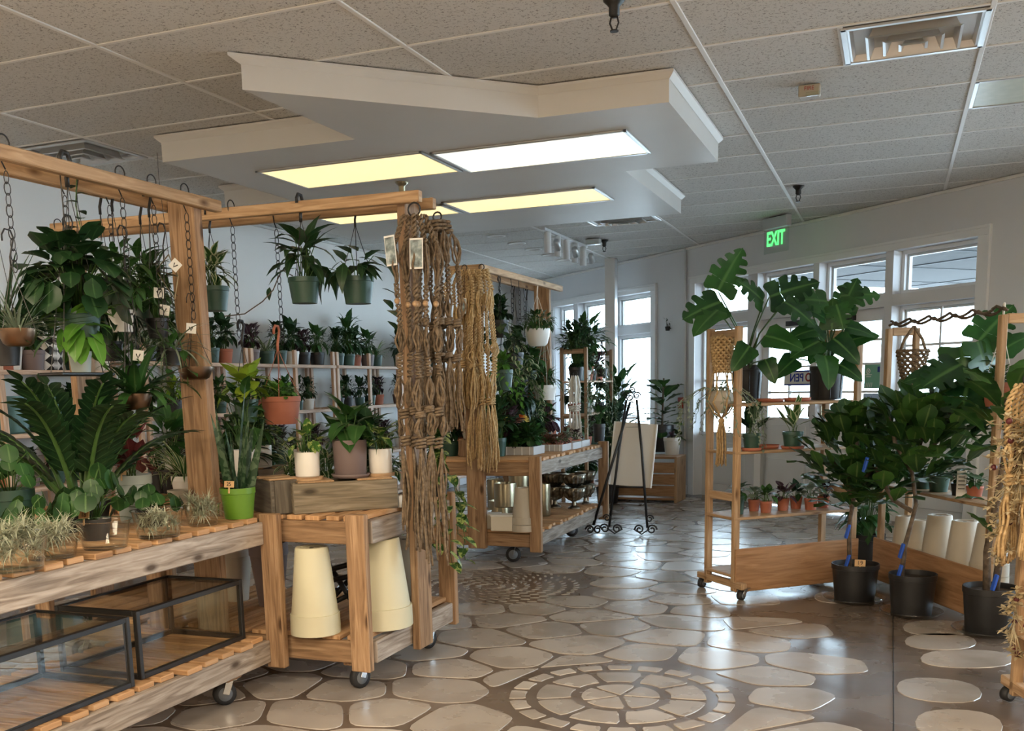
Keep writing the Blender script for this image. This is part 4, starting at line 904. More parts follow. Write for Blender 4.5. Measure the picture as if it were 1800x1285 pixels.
# ------------------------------------------------------------------ things on the middle cart
def crate(name, label, fl, fr, depth, h, m='cratewood', boards=2):
    a = Vector(fl); b = Vector(fr); u = (b-a); L = u.length; t = thing(name, label, 'crate', fl, math.atan2(u.y, u.x))
    for y in (.010, depth-.010): bd(t, 'long_board', (L/2, y, h/2), (L, .02, h), m)
    for x in (.010, L-.010): bd(t, 'end_board', (x, depth/2, h/2), (.02, depth-.042, h), m)
    bd(t, 'bottom_board', (L/2, depth/2, .008), (L-.042, depth-.042, .014), m)
    for x in (L*.22, L*.78): bd(t, 'top_slat', (x, depth/2, h+.004), (L*.34, depth, .008), 'pine')
    return t
FL, FR = (-2.428,3.772,0.787), (-2.074,4.090,0.787)
crate('wooden_crate', 'long grey-brown wooden crate at the front of the middle cart', FL, FR, .20, .135)
crate('wooden_crate', 'short dark wooden crate beside the lime green pot', (-2.703,3.865,0.787), (-2.518,3.735,0.787), .15, .15, 'darkwood')
crate('wooden_crate', 'dark wooden crate under the leftmost white pot, at the back', (-3.164,4.207,0.787), (-3.012,4.284,0.787), .15, .135, 'darkwood')
crate('wooden_crate', 'weathered crate carrying the white pot left of the long crate', (-3.012,4.284,0.787), (-2.866,4.414,0.787), .16, .15, 'greywood')
zc = .787+.143
def wdisc(label, P, r=None):
    x, y, z, r_, h = P; q = MB(); r = r or r_; q.lathe([(.001, 0), (r, 0), (r, .014), (.001, .014)], 24); tag(q.obj('wooden_coaster', M['pine'], None, False, loc=(x, y, z)), label, 'coaster')
w1 = (-2.430, 3.905, .930, .068, .014); w2 = (-2.178, 4.128, .930, .064, .014)
wdisc('round wooden board under the middle white pot on the long crate', w1); wdisc('round wooden board under the white pot beside the macrame', w2)
potted('heart-leaved plant in a white cylinder pot on the left of the long crate', (w1[0], w1[1], .944, .056, .11), 'white', bush(31, 22, .15, .13, .085, .05, 'ovate', .6), 'marble', style='cylinder', taper=.97)
potted('large heart-leaved plant in a mauve pot and saucer on the long crate', (-2.283,4.035,.930,.078,.17), 'mauve', bush(32, 22, .19, .16, .13, .11, 'heart', .7), 'mid', style='cylinder', taper=.92, saucer='mauve')
potted('yellow-green leaved plant in a white pot beside the macrame', (w2[0], w2[1], .944, .054, .11), 'white', bush(33, 18, .14, .13, .11, .06, 'ovate', .6), 'marble', style='cylinder', taper=.97)
potted('spotted-leaf plant in a white pot on the weathered crate', (-2.99,4.37,.945,.055,.11), 'white', bush(34, 40, .22, .15, .09, .04, 'ovate', .8), 'marble', style='cylinder', taper=.95)
potted('bright broad-leaved plant in a white pot at the back of the middle cart', (-2.863,4.047,0.930,0.057,0.125), 'white', bush(35, 46, .34, .18, .10, .05, 'ovate', .8), 'mid', style='cylinder', taper=.95)
potted('trailing variegated plant in a black pot at the right end of middle cart', (-2.115,4.60,.787,.062,.11), 'black', trail(36, 7, .46, .055, .095, .068, 'heart', .05, .08, 60, .34), 'marble')
potted('purple-tinged striped plant in a black pot behind the long crate', (-2.52,4.22,.787,.05,.10), 'black', bush(37, 40, .20, .13, .08, .03, 'lance', .9), 'varieg')
potted('white flecked leafy plant in a black pot behind the mauve pot', (-2.24,4.28,.787,.05,.10), 'black', bush(38, 40, .20, .14, .08, .045, 'ovate', .8), 'varieg')
potted('striped plant in a small black pot between white pot and weathered crate', (-2.74,4.25,.787,.045,.09), 'black', bush(39, 34, .17, .11, .07, .03, 'ovate', .8), 'varieg')
t = thing('candle', 'small white candle standing right of the long crate', 'candle', (-2.085,4.125,.787,.02,.05)[:3]); q = MB(); q.lathe([(.001, 0), (.017, 0), (.018, .05), (.012, .055), (.001, .053)], 14); q.obj('wax', M['white'], t, True); q = MB(); q.tube([(0, 0, .053), (.001, 0, .063)], .001, 4); q.obj('wick', M['ink'], t)
def upturned(label, P, m, bands=1, name='planter', cat='planter', taper=.66, group=None):
    x, y, z, r, h = P; t = thing(name, label, cat, (x, y, z), 0, group); b = .16*h if bands > 1 else .24*h
    for k in range(bands):
        q = MB(); z0 = k*b*1.02; q.lathe([(r*.92-k*.003, z0), (r-k*.002, z0), (r*.985-k*.002, z0+b*.96), (r*.93, z0+b*.97)], 26); o = q.obj('rim', M[m], t); smooth_angle(o)
    q = MB(); z0 = bands*b*.97; q.lathe([(r*.94, z0-.01), (r*.93, z0), (r*taper, h*.985), (r*taper-.004, h), (r*.45, h), (r*.43, h-.006), (.001, h-.006)], 26); o = q.obj('body', M[m], t); smooth_angle(o)
    q = MB(); q.lathe([(r*.10, h-.0055), (.001, h-.005)], 12); q.obj('drain_hole', M['dark'], t)
    return t
upturned('large cream planter turned upside down between the two front posts', (-2.361,3.792,0.258,0.112,0.387), 'cream')
upturned('large cream planter turned upside down right of the middle post', (-2.142,4.007,0.258,0.144,0.402), 'cream')
upturned('cream planter turned upside down behind the right cream planter', (-2.189,4.358,0.258,0.126,0.347), 'beige')
upturned('small white planter upside down behind the gantry post', (-2.125,4.36,.258,.04,.16), 'white')
potted('tall dark mauve planter standing below the dark crates', (-2.889,4.235,0.258,0.098,0.323), 'mauve', None, None, taper=.62)
potted('tall lilac planter standing behind the glass tank', (-3.139,4.295,0.258,0.089,0.291), 'beige', None, None, taper=.66)
t = thing('folded_stand', 'folded black metal plant stand leaning between the cream planters', 'plant stand', (-2.413,4.125,0.262), .3)
for k, (p, q_) in enumerate((((-.10, -.06, .02), (.10, .12, .24)), ((.10, -.08, .02), (-.10, .10, .26)), ((-.12, .02, .20), (.12, -.06, .27)), ((-.12, .0, .15), (.13, -.03, .21)), ((-.02, -.10, .08), (.10, .05, .12)), ((-.10, .05, .01), (.0, -.1, .14)))): q = MB(); q.tube([p, q_], .013, 8); q.obj('tube_leg', M['iron'], t, True)
# ------------------------------------------------------------------ things on the far cart
potted('small brass cylinder pot at the front, lying lowest of the brass pots', (-3.030,7.852,0.258,0.100,0.124), 'brass', None, None, style='cylinder', taper=1)
BR = [(889,893,40,42,'front brass cylinder pot standing on a lower brass pot'), (912,886,36,40,'brass cylinder pot behind the front brass pot'), (930,880,36,44,'brass cylinder pot at the back of the brass group'), (951,912,26,34,'brass cylinder pot right of the corner post, lower of two'), (868,884,30,36,'dark brass cylinder pot at the back left of the brass group')]
for k, (x, yb, w, h, l) in enumerate(BR):
    P = [(-2.861,7.533,0.370,0.091,0.192), (-2.998,8.242,0.258,0.094,0.308), (-2.982,8.498,0.258,0.097,0.337), (-2.664,7.886,0.258,0.061,0.264), (-3.261,8.341,0.258,0.076,0.254)][k]; potted(l, P, 'brass', None, None, style='cylinder', taper=1)
for k, P in enumerate(((-2.683,7.016,0.258,0.098,0.111), (-2.811,7.109,0.258,0.065,0.104), (-2.936,7.211,0.258,0.066,0.106))):
    x, y, z, r, h = P; t = thing('white_carton', ['white carton beside the beige planters under the far cart', 'white carton second from the beige planters under the far cart', 'white carton half behind the far cart post'][k], 'box', (x, y, z), .1); bd(t, 'box_body', (0, 0, h/2), (2*r*.86, .13, h), 'cardboard'); bd(t, 'box_lid', (0, 0, h+.004), (2*r*.9, .135, .012), 'paper')
upturned('stack of beige planters upside down under the front of the far cart', (-2.521,7.020,0.258,0.098,0.323), 'beige', 2, 'planter_stack', 'planter')
def urn(label, P):
    x, y, z, r, h = P; t = thing('silver_urn', label, 'urn', (x, y, z)); q = MB(); n = 32; pr = [(.55, 0), (.55, .05), (.22, .16), (.18, .34), (.5, .42), (.85, .60), (1, .85), (1.02, 1), (.96, 1), (.8, .65), (.001, .5)]
    q.lathe([(r*a, h*b) for a, b in pr], n)
    for i, p in enumerate(q.v):
        ring = i//n
        if 4 <= ring <= 6: k = 1+(.05 if i % 2 else -.03); q.v[i] = (p[0]*k, p[1]*k, p[2])
    q.obj('footed_bowl', M['silver'], t, False); q = MB(); q.tube([(r*1.01*cos(a), r*1.01*sin(a), h) for a in [2*pi*i/24 for i in range(24)]], .006, 5, True); q.obj('rim', M['silver'], t, True)
urn('ribbed silver footed bowl, lower of the front pair', (-2.558,8.412,0.258,0.099,0.179)); U = (-2.558,8.412,0.258,0.099,0.179); urn('ribbed silver footed bowl stacked on the front one', (U[0], U[1], U[2]+U[4]*.66, U[3], U[4]))
U = (-2.744,8.456,0.258,0.096,0.181); urn('ribbed silver footed bowl at the left, lower of its pair', U); urn('ribbed silver footed bowl at the left, upper of its pair', (U[0], U[1], U[2]+U[4]*.66, U[3], U[4]))
U = (-2.550,8.740,0.258,0.087,0.175); urn('ribbed silver footed bowl at the right, lower of its pair', U); urn('ribbed silver footed bowl at the right, upper of its pair', (U[0], U[1], U[2]+U[4]*.66, U[3], U[4]))
def flat(label, P, w, d, h=.06):
    t = thing('plant_tray', label, 'tray', P, .0); 
    for sx in (-1, 1): bd(t, 'tray_side', (sx*w/2, 0, h/2), (.006, d, h), 'tray')
    for sy in (-1, 1): bd(t, 'tray_side', (0, sy*d/2, h/2), (w, .006, h), 'tray')
    bd(t, 'tray_floor', (0, 0, .003), (w-.02, d-.02, .004), 'black')
    for k in range(5): bd(t, 'tray_rib', (-w/2+(k+.5)*w/5, -d/2-.004, h/2), (.006, .008, h), 'paper')
T = (-2.750,7.465,0.788); flat('clear tray of kalanchoes at the front corner of far cart', (T[0], T[1]+.12, .788), .32, .26, .065)
for k, (dx, dy, fl) in enumerate(((-.10, .04, 1), (.0, .0, 0), (.10, .04, 0), (-.10, .18, 0), (.0, .18, 2), (.10, .18, 0))):
    t = potted(['kalanchoe with orange blooms at the front left of the tray', 'leafy kalanchoe at the front middle of the tray', 'leafy kalanchoe at the front right of the tray', 'leafy kalanchoe at the rear left of the tray', 'kalanchoe with pink and yellow blooms at the rear of tray', 'leafy kalanchoe at the rear right of the tray'][k], (T[0]+dx, T[1]+dy+.03, .795, .046, .06), 'black', bush(50+k, 54, .17, .115, .08, .06, 'obov', .5), 'mid', group='kalanchoes in the clear tray')
    if fl:
        for c, (ox, mt) in enumerate(((-.01, 'orange'), (.01, 'yellowpetal')) if fl == 1 else ((-.025, 'pinkpetal'), (.03, 'yellowpetal'), (.0, 'orange'))):
            q, _ = bush(70+k+c, 34, .05, .045, .026, .024, 'round', .2, stems=False); j = MB(); j.join(q, Matrix.Translation((ox, -.03, .225+.012*c))); j.obj('blossoms', M[mt], t, True, 'stuff')
T = (-2.608,7.934,0.788); flat('clear tray of pink fittonias second along the far cart edge', (T[0], T[1]+.10, .788), .22, .26, .055)
for k in range(4): potted('pink-leaved fittonia in the tray, %s from the near left' % ORD[k], (T[0]-.05+.10*(k % 2), T[1]+.05+.12*(k//2), .795, .042, .055), 'terra', bush(60+k, 60, .085, .09, .042, .03, 'ovate', .4, low=.05), 'pinkleaf', group='fittonias in the clear tray')
for k, P in enumerate(((-2.55, 8.16, .788), (-2.56, 8.46, .788))):
    flat(['clear tray third along the far cart edge', 'clear tray at the far end of the far cart edge'][k], (P[0]-.02, P[1]+.10, .788), .18, .24, .055)
    potted(['silvery small plant in the third tray of the far cart', 'purple small plant in the farthest tray of the far cart'][k], (P[0]-.02, P[1]+.08, .795, .05, .055), 'terra', bush(64+k, 40, .10, .09, .05, .025, 'ovate', .6), ['grey', 'purple'][k])
potted('small terracotta pot of pink leaves between the trays on the far cart', (-2.591,8.336,0.788,0.042,0.088), 'terra', bush(66, 46, .11, .08, .04, .03, 'ovate', .5), 'pinkleaf')
potted('dark blue pot with pointed leaves at the far end of the far cart', (-2.482,8.964,0.800,0.057,0.166), 'black', bush(67, 20, .2, .12, .12, .05, 'lance', .7), 'mid')
rd = random.Random(8); ks = 0
KIND = [('dark bushy plant', lambda s: bush(s, 70, .32, .19, .11, .06, 'ovate', .8), 'deep'), ('striped arching plant', lambda s: straps(s, 44, .30, .018, .2, 1.4, 1.2), 'varieg'), ('dark patterned-leaf plant', lambda s: bush(s, 50, .28, .19, .12, .07, 'ovate', .6), 'purple'),
        ('red-leaved plant', lambda s: bush(s, 40, .28, .17, .14, .05, 'lance', .6), 'red_leaf'), ('grey-leaved plant', lambda s: bush(s, 50, .18, .13, .06, .03, 'ovate', .7), 'grey'), ('glossy broad-leaved plant', lambda s: bush(s, 44, .34, .2, .15, .07, 'ovate', .7), 'mid')]
for i, y in enumerate((7.35, 7.62, 7.9, 8.18, 8.46, 8.7)):
    for j, x in enumerate((-3.24, -3.06, -2.86)):
        if i == 5 and j == 1: continue
        kd = KIND[(i*2+j*3+(i*j) % 2) % 6]; pm = ['green', 'terra', 'black', 'white'][(i+2*j) % 4]
        potted('%s in a %s pot, %s in the %s row of the far cart' % (kd[0], dict(green='green', terra='terracotta', black='black', white='white')[pm], ORD[i], ['wall-side', 'middle', 'front'][j]), (x+rd.uniform(-.02, .02), y, .788, rd.uniform(.06, .075), rd.uniform(.11, .16)), pm, kd[1](100+i*3+j), kd[2], group='mixed plants on the far cart')
for k, (x, y) in enumerate(((-2.40, 4.40), (-2.55, 4.52), (-2.82, 4.5), (-3.10, 4.5), (-3.38, 4.48), (-3.66, 4.5), (-3.0, 4.2), (-3.3, 4.15), (-3.6, 4.1))):
    kd = KIND[(0, 5, 1, 0, 2, 5, 0, 1, 3)[k]]; pm = ['green', 'white', 'black'][k % 3]
    potted('%s in a %s pot, %s in the %s row of the middle cart' % (kd[0], pm, ORD[k % 6], 'back' if k < 6 else 'second'), (x, y, .788, .07, .13), pm, kd[1](140+k), kd[2], group='back row plants on the middle cart')
for k, y in enumerate((2.45,)):
    kd = KIND[(1, 0)[k]]; potted('%s in a black pot, %s along the back edge of the near cart' % (kd[0], ORD[k]), (-3.08, y, .788, .065, .12), 'black', kd[1](150+k), kd[2], group='back row plants on the near cart')
t = crate('wooden_box', 'plain wooden box at the left end of the far cart', (-3.151,7.278,0.787), (-3.028,7.282,0.787), .14, .13, 'tan')
potted('reddish plant in a small beige pot on the plain wooden box', (-3.09,7.35,.926,.055,.06), 'beige', bush(68, 26, .12, .11, .08, .04, 'ovate', .6), 'red_leaf')
# ------------------------------------------------------------------ hanging from the near gantry
BT = 2.148                                                        # top of the gantry beams
for k, (P, zb, l) in enumerate((((-2.780,2.691,2.070), 1.77, 'black hanging chain at the left edge, above the bronze bowl'), ((-2.930,3.106,2.097), 1.85, 'black hanging chain just behind the big hook at the left'),
        ((-2.930,3.342,2.115), 1.62, 'black hanging chain right of the sprouting vine, left of a close pair'), ((-2.780,3.245,2.106), 1.55, 'black hanging chain, right one of the close pair left of the post'),
        ((-2.780,3.424,2.114), 1.60, 'black hanging chain left of the near gantry post'), ((-2.780,3.629,2.120), 1.66, 'black hanging chain running down in front of the near gantry post'))):
    chain(l, P[0], P[1], BT, zb)
hanging('low bronze bowl of spiky grass hanging at the left edge', (-2.780,2.673,1.554,0.062,0.058), 'bronze', straps(201, 46, .17, .007, .1, 1.4, .9), 'grey', 1.86, 3, style='bowl', hookw=.003)
hanging('spiky dark dracaena in a hanging black pot at the upper left corner', (-2.950,2.762,1.542,0.065,0.105), 'black', straps(202, 70, .36, .014, .0, 1.5, .5, .015), 'deep', BT, 3)
hanging('hanging pot smothered in large dark rounded leaves, under the big black hook', (-2.800,2.987,1.636,0.080,0.101), 'green', bush(203, 120, .30, .27, .105, .085, 'round', .5, low=.0, droop=.6), 'deep', BT+.02, 3, hookw=.009)
t = hanging('pale blue-grey pot of bright green pothos on a black hanging plank', (-2.800,2.974,1.486,0.042,0.080), 'palegrey', bush(204, 52, .22, .17, .11, .08, 'heart', .6, low=.0, droop=.4), 'bright', 1.95, 3, hookw=.003)
P = (-2.800,2.956,1.409); z_ = P[2]
tk = thing('hanging_plank', 'black plank swing hung on dark cords below the bright pothos', 'plank shelf', (P[0], P[1], z_)); bd(tk, 'plank', (0, 0, -.006), (.11, .27, .012), 'iron')
q = MB()
for s in (-1, 1): q.tube([(0, s*.13, 0), (0, 0, 1.96-z_)], .0025, 4); q.tube([(.05, s*.12, 0), (0, 0, 1.96-z_)], .0025, 4)
q.tube([(0, 0, 1.96-z_), (0, 0, BT-z_-.03), (.02, 0, BT-z_), (0, 0, BT-z_+.01)], .003, 4); q.obj('cord', M['iron'], tk)
hanging('white hanging pot of drooping dark pointed leaves left of the post', (-2.930,3.358,1.664,0.053,0.088), 'white', bush(205, 110, .28, .22, .10, .032, 'lance', 1.0, low=.0, droop=.4), 'mid', BT, 3)
hanging('shallow bronze hanging basket with broad strap leaves and air roots', (-2.800,3.255,1.328,0.063,0.063), 'bronze', straps(206, 26, .22, .045, .0, 1.3, 1.3), 'mid', 1.95, 3, style='bowl', hookw=.003)
hanging('spidery strappy plant in a small black hanging pot above the bronze basket', (-2.860,3.318,1.446,0.039,0.060), 'black', straps(207, 50, .17, .012, -.2, 1.4, 1.2), 'mid', 1.8, 3, hookw=.003)
hanging('long stemmed hoya in a black hanging pot just left of the near post', (-2.900,3.540,1.639,0.048,0.082), 'black', trail(208, 6, .34, .06, .085, .04, 'ovate', .06, .06, 30, .26), 'mid', BT, 3)
hanging('curling spider plant in a small black pot beside the near post', (-2.840,3.539,1.514,0.043,0.072), 'black', straps(209, 46, .22, .010, .0, 1.4, 1.6), 'grey', 2.0, 3, hookw=.003)
P = (-2.780,3.615,1.435,0.073,0.054)
hanging('empty shallow bronze bowl hanging on a chain in front of near post', P, 'bronze', None, None, 1.72, 3, style='bowl', hookw=.002)
for k, (px, py, rz_) in enumerate(((308,466,.8), (243,625,.15), (336,577,.1), (279,515,.1), (289,545,.2))):
    P = GX(px,py,-2.75) if False else [(-2.760,3.507,1.844), (-2.760,3.242,1.475), (-2.740,3.555,1.592), (-2.800,3.441,1.731), (-2.800,3.468,1.664)][k]
    t = thing('hang_tag', ['square white tag tilted on its corner beside the near post', 'white tag with a dark plant print below the hanging spidery plant', 'white tag on the wires above the empty bronze bowl', 'upper white tag on the hoya vine left of the post', 'lower white tag on the hoya vine left of the post'][k], 'tag', P, .35)
    q = MB(); q.box((0, 0, 0), (.042, .002, .042)); o = q.obj('card', M['paper'], t); o.rotation_euler = (0, rz_, 0); q = MB(); q.tube([(-.008, -.002, .006), (0, -.002, -.010), (.008, -.002, .008)], .0022, 4); q.obj('printed_plant', M['ink'], o)
tv = hanging('thin hoya vine climbing up its hanger left of the close chain pair', (-2.860,3.093,1.698,0.032,0.056), 'black', None, None, BT, 2, hookw=.003); q = MB(); lf = MB(); h0 = .1
pts_ = [(.0, 0, h0), (.03, -.02, h0+.16), (.01, -.02, h0+.28), (.03, -.02, h0+.40)]; q.tube(pts_, .0025, 4); q.obj('vine', M['stem'], tv, True)
for i in range(12): a = i*2.4; tt = i/11; leaf(lf, (.02, -.02, h0+.08+.33*tt), unit(a, .1), Vector((0, 0, 1)), .075*(1.05-.5*tt), .045*(1.05-.5*tt), 'ovate', .5)
lf.obj('foliage', M['deep'], tv, True, 'stuff')
hanging('drooping dark plant in a black hanging pot behind the pale pothos', (-3.020,3.389,1.544,0.047,0.080), 'black', bush(232, 90, .26, .21, .11, .045, 'ovate', .8, low=.0, droop=.5), 'deep', BT, 3)
hanging('bushy arching plant in a hanging pot behind the hoya by the post', (-3.050,3.662,1.700,0.050,0.085), 'green', bush(233, 80, .26, .2, .13, .04, 'lance', .9, low=.0, droop=.3), 'mid', BT, 3)
t = thing('brass_ornament', 'thin brass diamond-shaped wire ornament beside the near post', 'ornament', (-2.800,3.520,1.771)); q = MB()
for a, b in (((-.07, 0, .06), (0, 0, .12)), ((0, 0, .12), (.04, 0, .03)), ((.04, 0, .03), (.015, 0, -.06)), ((.015, 0, -.06), (-.07, 0, .06)), ((-.07, 0, .06), (.04, 0, .03))): q.tube([a, b], .0028, 5)
q.obj('wire_frame', M['brass'], t); q = MB(); q.tube([(0, 0, .12), (-.02, 0, .42), (-.02, 0, .52)], .0015, 4); q.obj('thread', M['iron'], t)
# ------------------------------------------------------------------ hanging from the middle gantry
B2 = 2.17
for P, zb, l in (((-2.908,4.130,2.106), 1.60, 'black chain right of the hanging variegated pot'), ((-2.785,4.310,2.120), 1.58, 'black chain ending in the orange hook of the terracotta pot'), ((-3.955,4.130,2.178), 2.02, 'short black chain at the left end of the crosswise beam')): chain(l, P[0], P[1], B2, zb)
hanging('green hanging pot of variegated leaves just right of the near post', (-3.037,4.130,1.824,0.073,0.114), 'green', bush(211, 50, .20, .16, .10, .035, 'lance', .9), 'varieg', B2, 3)
tA = hanging('green hanging pot of long dark leaves, left one of the pair', (-2.536,4.130,1.835,0.073,0.115), 'green', bush(212, 34, .24, .20, .17, .06, 'lance', .9, low=.05), 'deep', B2+.01, 3, hookw=.008)
t = hanging('green hanging pot with a trailing side shoot, right one of the pair', (-2.356,4.310,1.843,0.077,0.123), 'green', bush(213, 22, .20, .22, .16, .06, 'lance', .8, low=.0), 'deep', B2, 4)
lf, st = trail(214, 1, .32, .055, .095, .055, 'ovate', .08, .05, 0); j = MB(); j.join(lf, Matrix.Rotation(.2, 4, 'Z')@Matrix.Translation((.0, 0, .1))); j.obj('side_shoot', M['deep'], t, True, 'stuff')
hanging('large terracotta hanging pot of tiny bright leaves', (-2.815,4.310,1.299,0.098,0.135), 'terra', bush(215, 190, .09, .15, .030, .022, 'round', .4, low=.1), 'bright', 1.62, 4, 'terra', 'terra', hookw=.007)
hanging('dark green hanging pot of lime yellow leaves beside the snake plant', (-2.894,4.130,1.290,0.060,0.109), 'green', bush(216, 30, .18, .16, .11, .07, 'ovate', .6), 'lightlime', 1.64, 4, hookw=.007)
PA_ = (-2.536,4.130,1.835,0.073,0.115); q = MB(); rel = lambda p: Vector(p)-Vector((PA_[0], PA_[1], PA_[2]-PA_[4]))
q.tube([rel(p) for p in ((-2.593,4.130,1.846), (-2.639,4.110,1.873), (-2.672,4.080,1.783), (-2.718,4.060,1.734), (-2.814,4.050,1.682), (-2.926,4.050,1.677))], .0028, 5); q.obj('bare_vine', M['bark'], tA, True)
lf = MB(); leaf(lf, rel((-2.689,4.080,1.797)), Vector((-.2, 0, -1)), Vector((0, -1, .2)), .06, .03, 'ovate', .3); lf.obj('vine_leaf', M['deep'], tA, True)
# macrame
P = (-1.922,4.040,2.052)
macrame('tall brown macrame hanger with wooden beads in front of the middle post', (P[0], P[1], 2.07), .175, .09, 1.31, [('twist', .10), ('loose', .235), ('twist', .28), ('bead', .31), ('twist', .365), ('loose', .46), ('square', .54), ('loose', .64), ('gather', .66), ('loose', .735), ('gather', .765), ('fringe', 1.0)], 'jute', 3, 6, .028, [(.035, -.19, .062, .125, .03), (-.085, -.17, .05, .125, -.08)], tail=.22)
P = (-1.914,4.260,2.063)
macrame('dark brown macrame hanger bunched behind the beaded one', (P[0], P[1], 2.07), .165, .10, .90, [('gather', .08), ('loose', .22), ('twist', .36), ('loose', .50), ('gather', .53), ('loose', .66), ('gather', .69), ('fringe', 1.0)], 'jute', 5, 6, .02, None, tail=.06)
P = (-2.726,6.920,2.114)
macrame('long golden macrame hanger on the front of the far gantry', (-2.755, 6.87, 2.16), .21, .12, 1.34, [('square', .12), ('loose', .24), ('twist', .40), ('loose', .46), ('square', .56), ('loose', .68), ('gather', .72), ('fringe', 1.0)], 'gold', 7, 7, .02, None, tail=.12)
macrame('shorter golden macrame hanger with a photo card, left on the far gantry', (-2.875, 6.84, 2.16), .25, .14, .95, [('twist', .10), ('square', .28), ('loose', .42), ('twist', .60), ('loose', .70), ('gather', .73), ('fringe', 1.0)], 'gold', 9, 8, .02, [(.02, -.27, .05, .105, .05)], tail=.08)
# ------------------------------------------------------------------ hanging from the far gantry
for P, zb, l in (((-2.790,7.311,2.079), 1.84, 'first'), ((-2.790,7.583,2.101), 1.86, 'second'), ((-2.790,7.752,2.093), 1.72, 'third'), ((-2.970,8.381,2.153), 1.74, 'fourth')): chain('black chain on the far gantry, %s from the golden macrame' % l, P[0], P[1], BT, zb, 'chains on the far gantry')
hanging('black hanging pot with dangling leaves beside the golden macrame', (-2.880,7.543,1.832,0.067,0.133), 'black', trail(221, 9, .28, .05, .10, .07, 'ovate', .07, .06, 40, .2), 'deep', BT, 3)
hanging('white hanging pot of feathery green, upper of the white pair', (-2.790,8.182,1.790,0.105,0.143), 'white', bush(222, 190, .18, .24, .06, .026, 'lance', .6, low=.05, droop=.35), 'mid', BT+.01, 4, 'rope', 'rope', 'bowl')
hanging('white hanging pot of long leaves, lower of the white pair', (-2.790,8.356,1.325,0.103,0.127), 'white', bush(223, 60, .15, .22, .12, .03, 'lance', 1.0, low=.0), 'mid', 1.86, 4, 'rope', 'rope')
hanging('green hanging pot of curly lime leaves behind the golden macrame', (-2.860,7.530,1.451,0.080,0.161), 'green', trail(224, 12, .34, .035, .075, .036, 'lance', .08, .06, 90, .16), 'bright', 1.84, 3)
hanging('dark hanging pot with long marbled trailing vines on the far gantry', (-2.950,8.155,1.373,0.082,0.164), 'black', trail(225, 18, .50, .036, .07, .05, 'heart', .08, .10, 60, .14), 'varieg', 1.72, 3)
hanging('leafy hanging pot low in the middle of the far gantry', (-2.970,8.453,1.264,0.085,0.149), 'terra', trail(226, 12, .26, .045, .09, .06, 'ovate', .08, .08, 70, .22), 'mid', 1.74, 3)
hanging('dark hanging pot with a lush drooping fern at the far gantry post', (-2.920,7.948,1.130,0.090,0.161), 'green', bush(227, 110, .24, .26, .14, .05, 'lance', 1.0, low=.0, droop=.4), 'deep', 1.7, 3)
hanging('dense variegated plant in a dark pot high in the middle of far gantry', (-2.970,8.110,1.599,0.076,0.143), 'black', trail(241, 12, .26, .04, .08, .05, 'ovate', .08, .07, 80, .18), 'varieg', BT, 3)
hanging('leafy plant in a green pot hanging just before the far gantry post', (-2.970,8.433,1.450,0.084,0.149), 'green', bush(242, 110, .24, .24, .11, .055, 'ovate', .7, low=.0, droop=.3), 'mid', BT, 3)
# ------------------------------------------------------------------ plants on the wall shelves
WK = [('dark bushy plant', bush(301, 84, .26, .18, .10, .042, 'ovate', .8), 'deep'), ('tall peace lily', bush(302, 80, .42, .26, .18, .062, 'lance', .9, low=.1), 'mid'), ('striped arching plant', straps(303, 34, .26, .020, .2, 1.4, 1.2), 'varieg'),
      ('broad-leaved dark plant', bush(304, 44, .28, .19, .14, .085, 'ovate', .6), 'deep'), ('lime-leaved plant', bush(305, 44, .20, .15, .13, .045, 'lance', 1.0), 'lightlime'), ('upright snake plant', snake(306, 12, .42, .05, .05), 'zebra'),
      ('small silver-leaved plant', bush(307, 70, .17, .15, .06, .035, 'ovate', .6), 'grey'), ('purple-leaved plant', bush(308, 64, .22, .17, .09, .055, 'ovate', .7), 'purple'), ('glossy green plant', bush(309, 64, .28, .19, .12, .055, 'ovate', .8), 'mid')]
PR = {}
rd = random.Random(4); cnt = {}
TIER = ['bottom shelf', 'lower shelf', 'middle shelf', 'top shelf']
SEQ = {3: [3, 5, 5, 8, 0, 8, 4, 0, 2, 1, 1, 0, 3, 7, 2, 0, 3, 7, 8, 0, 1, 3, 8, 2], 2: [0, 8, 3, 4, 0, 3, 8, 0, 1, 8, 3, 0, 8, 0, 3, 0, 7, 0, 8], 1: [7, 8, 2, 0, 7, 8, 7, 6, 7, 8, 6, 6, 0, 6, 7, 6, 8], 0: [8, 0, 3, 7, 0, 8, 6]}
POTS = ['green', 'black', 'green', 'terra', 'green', 'white', 'black', 'green', 'mauve']
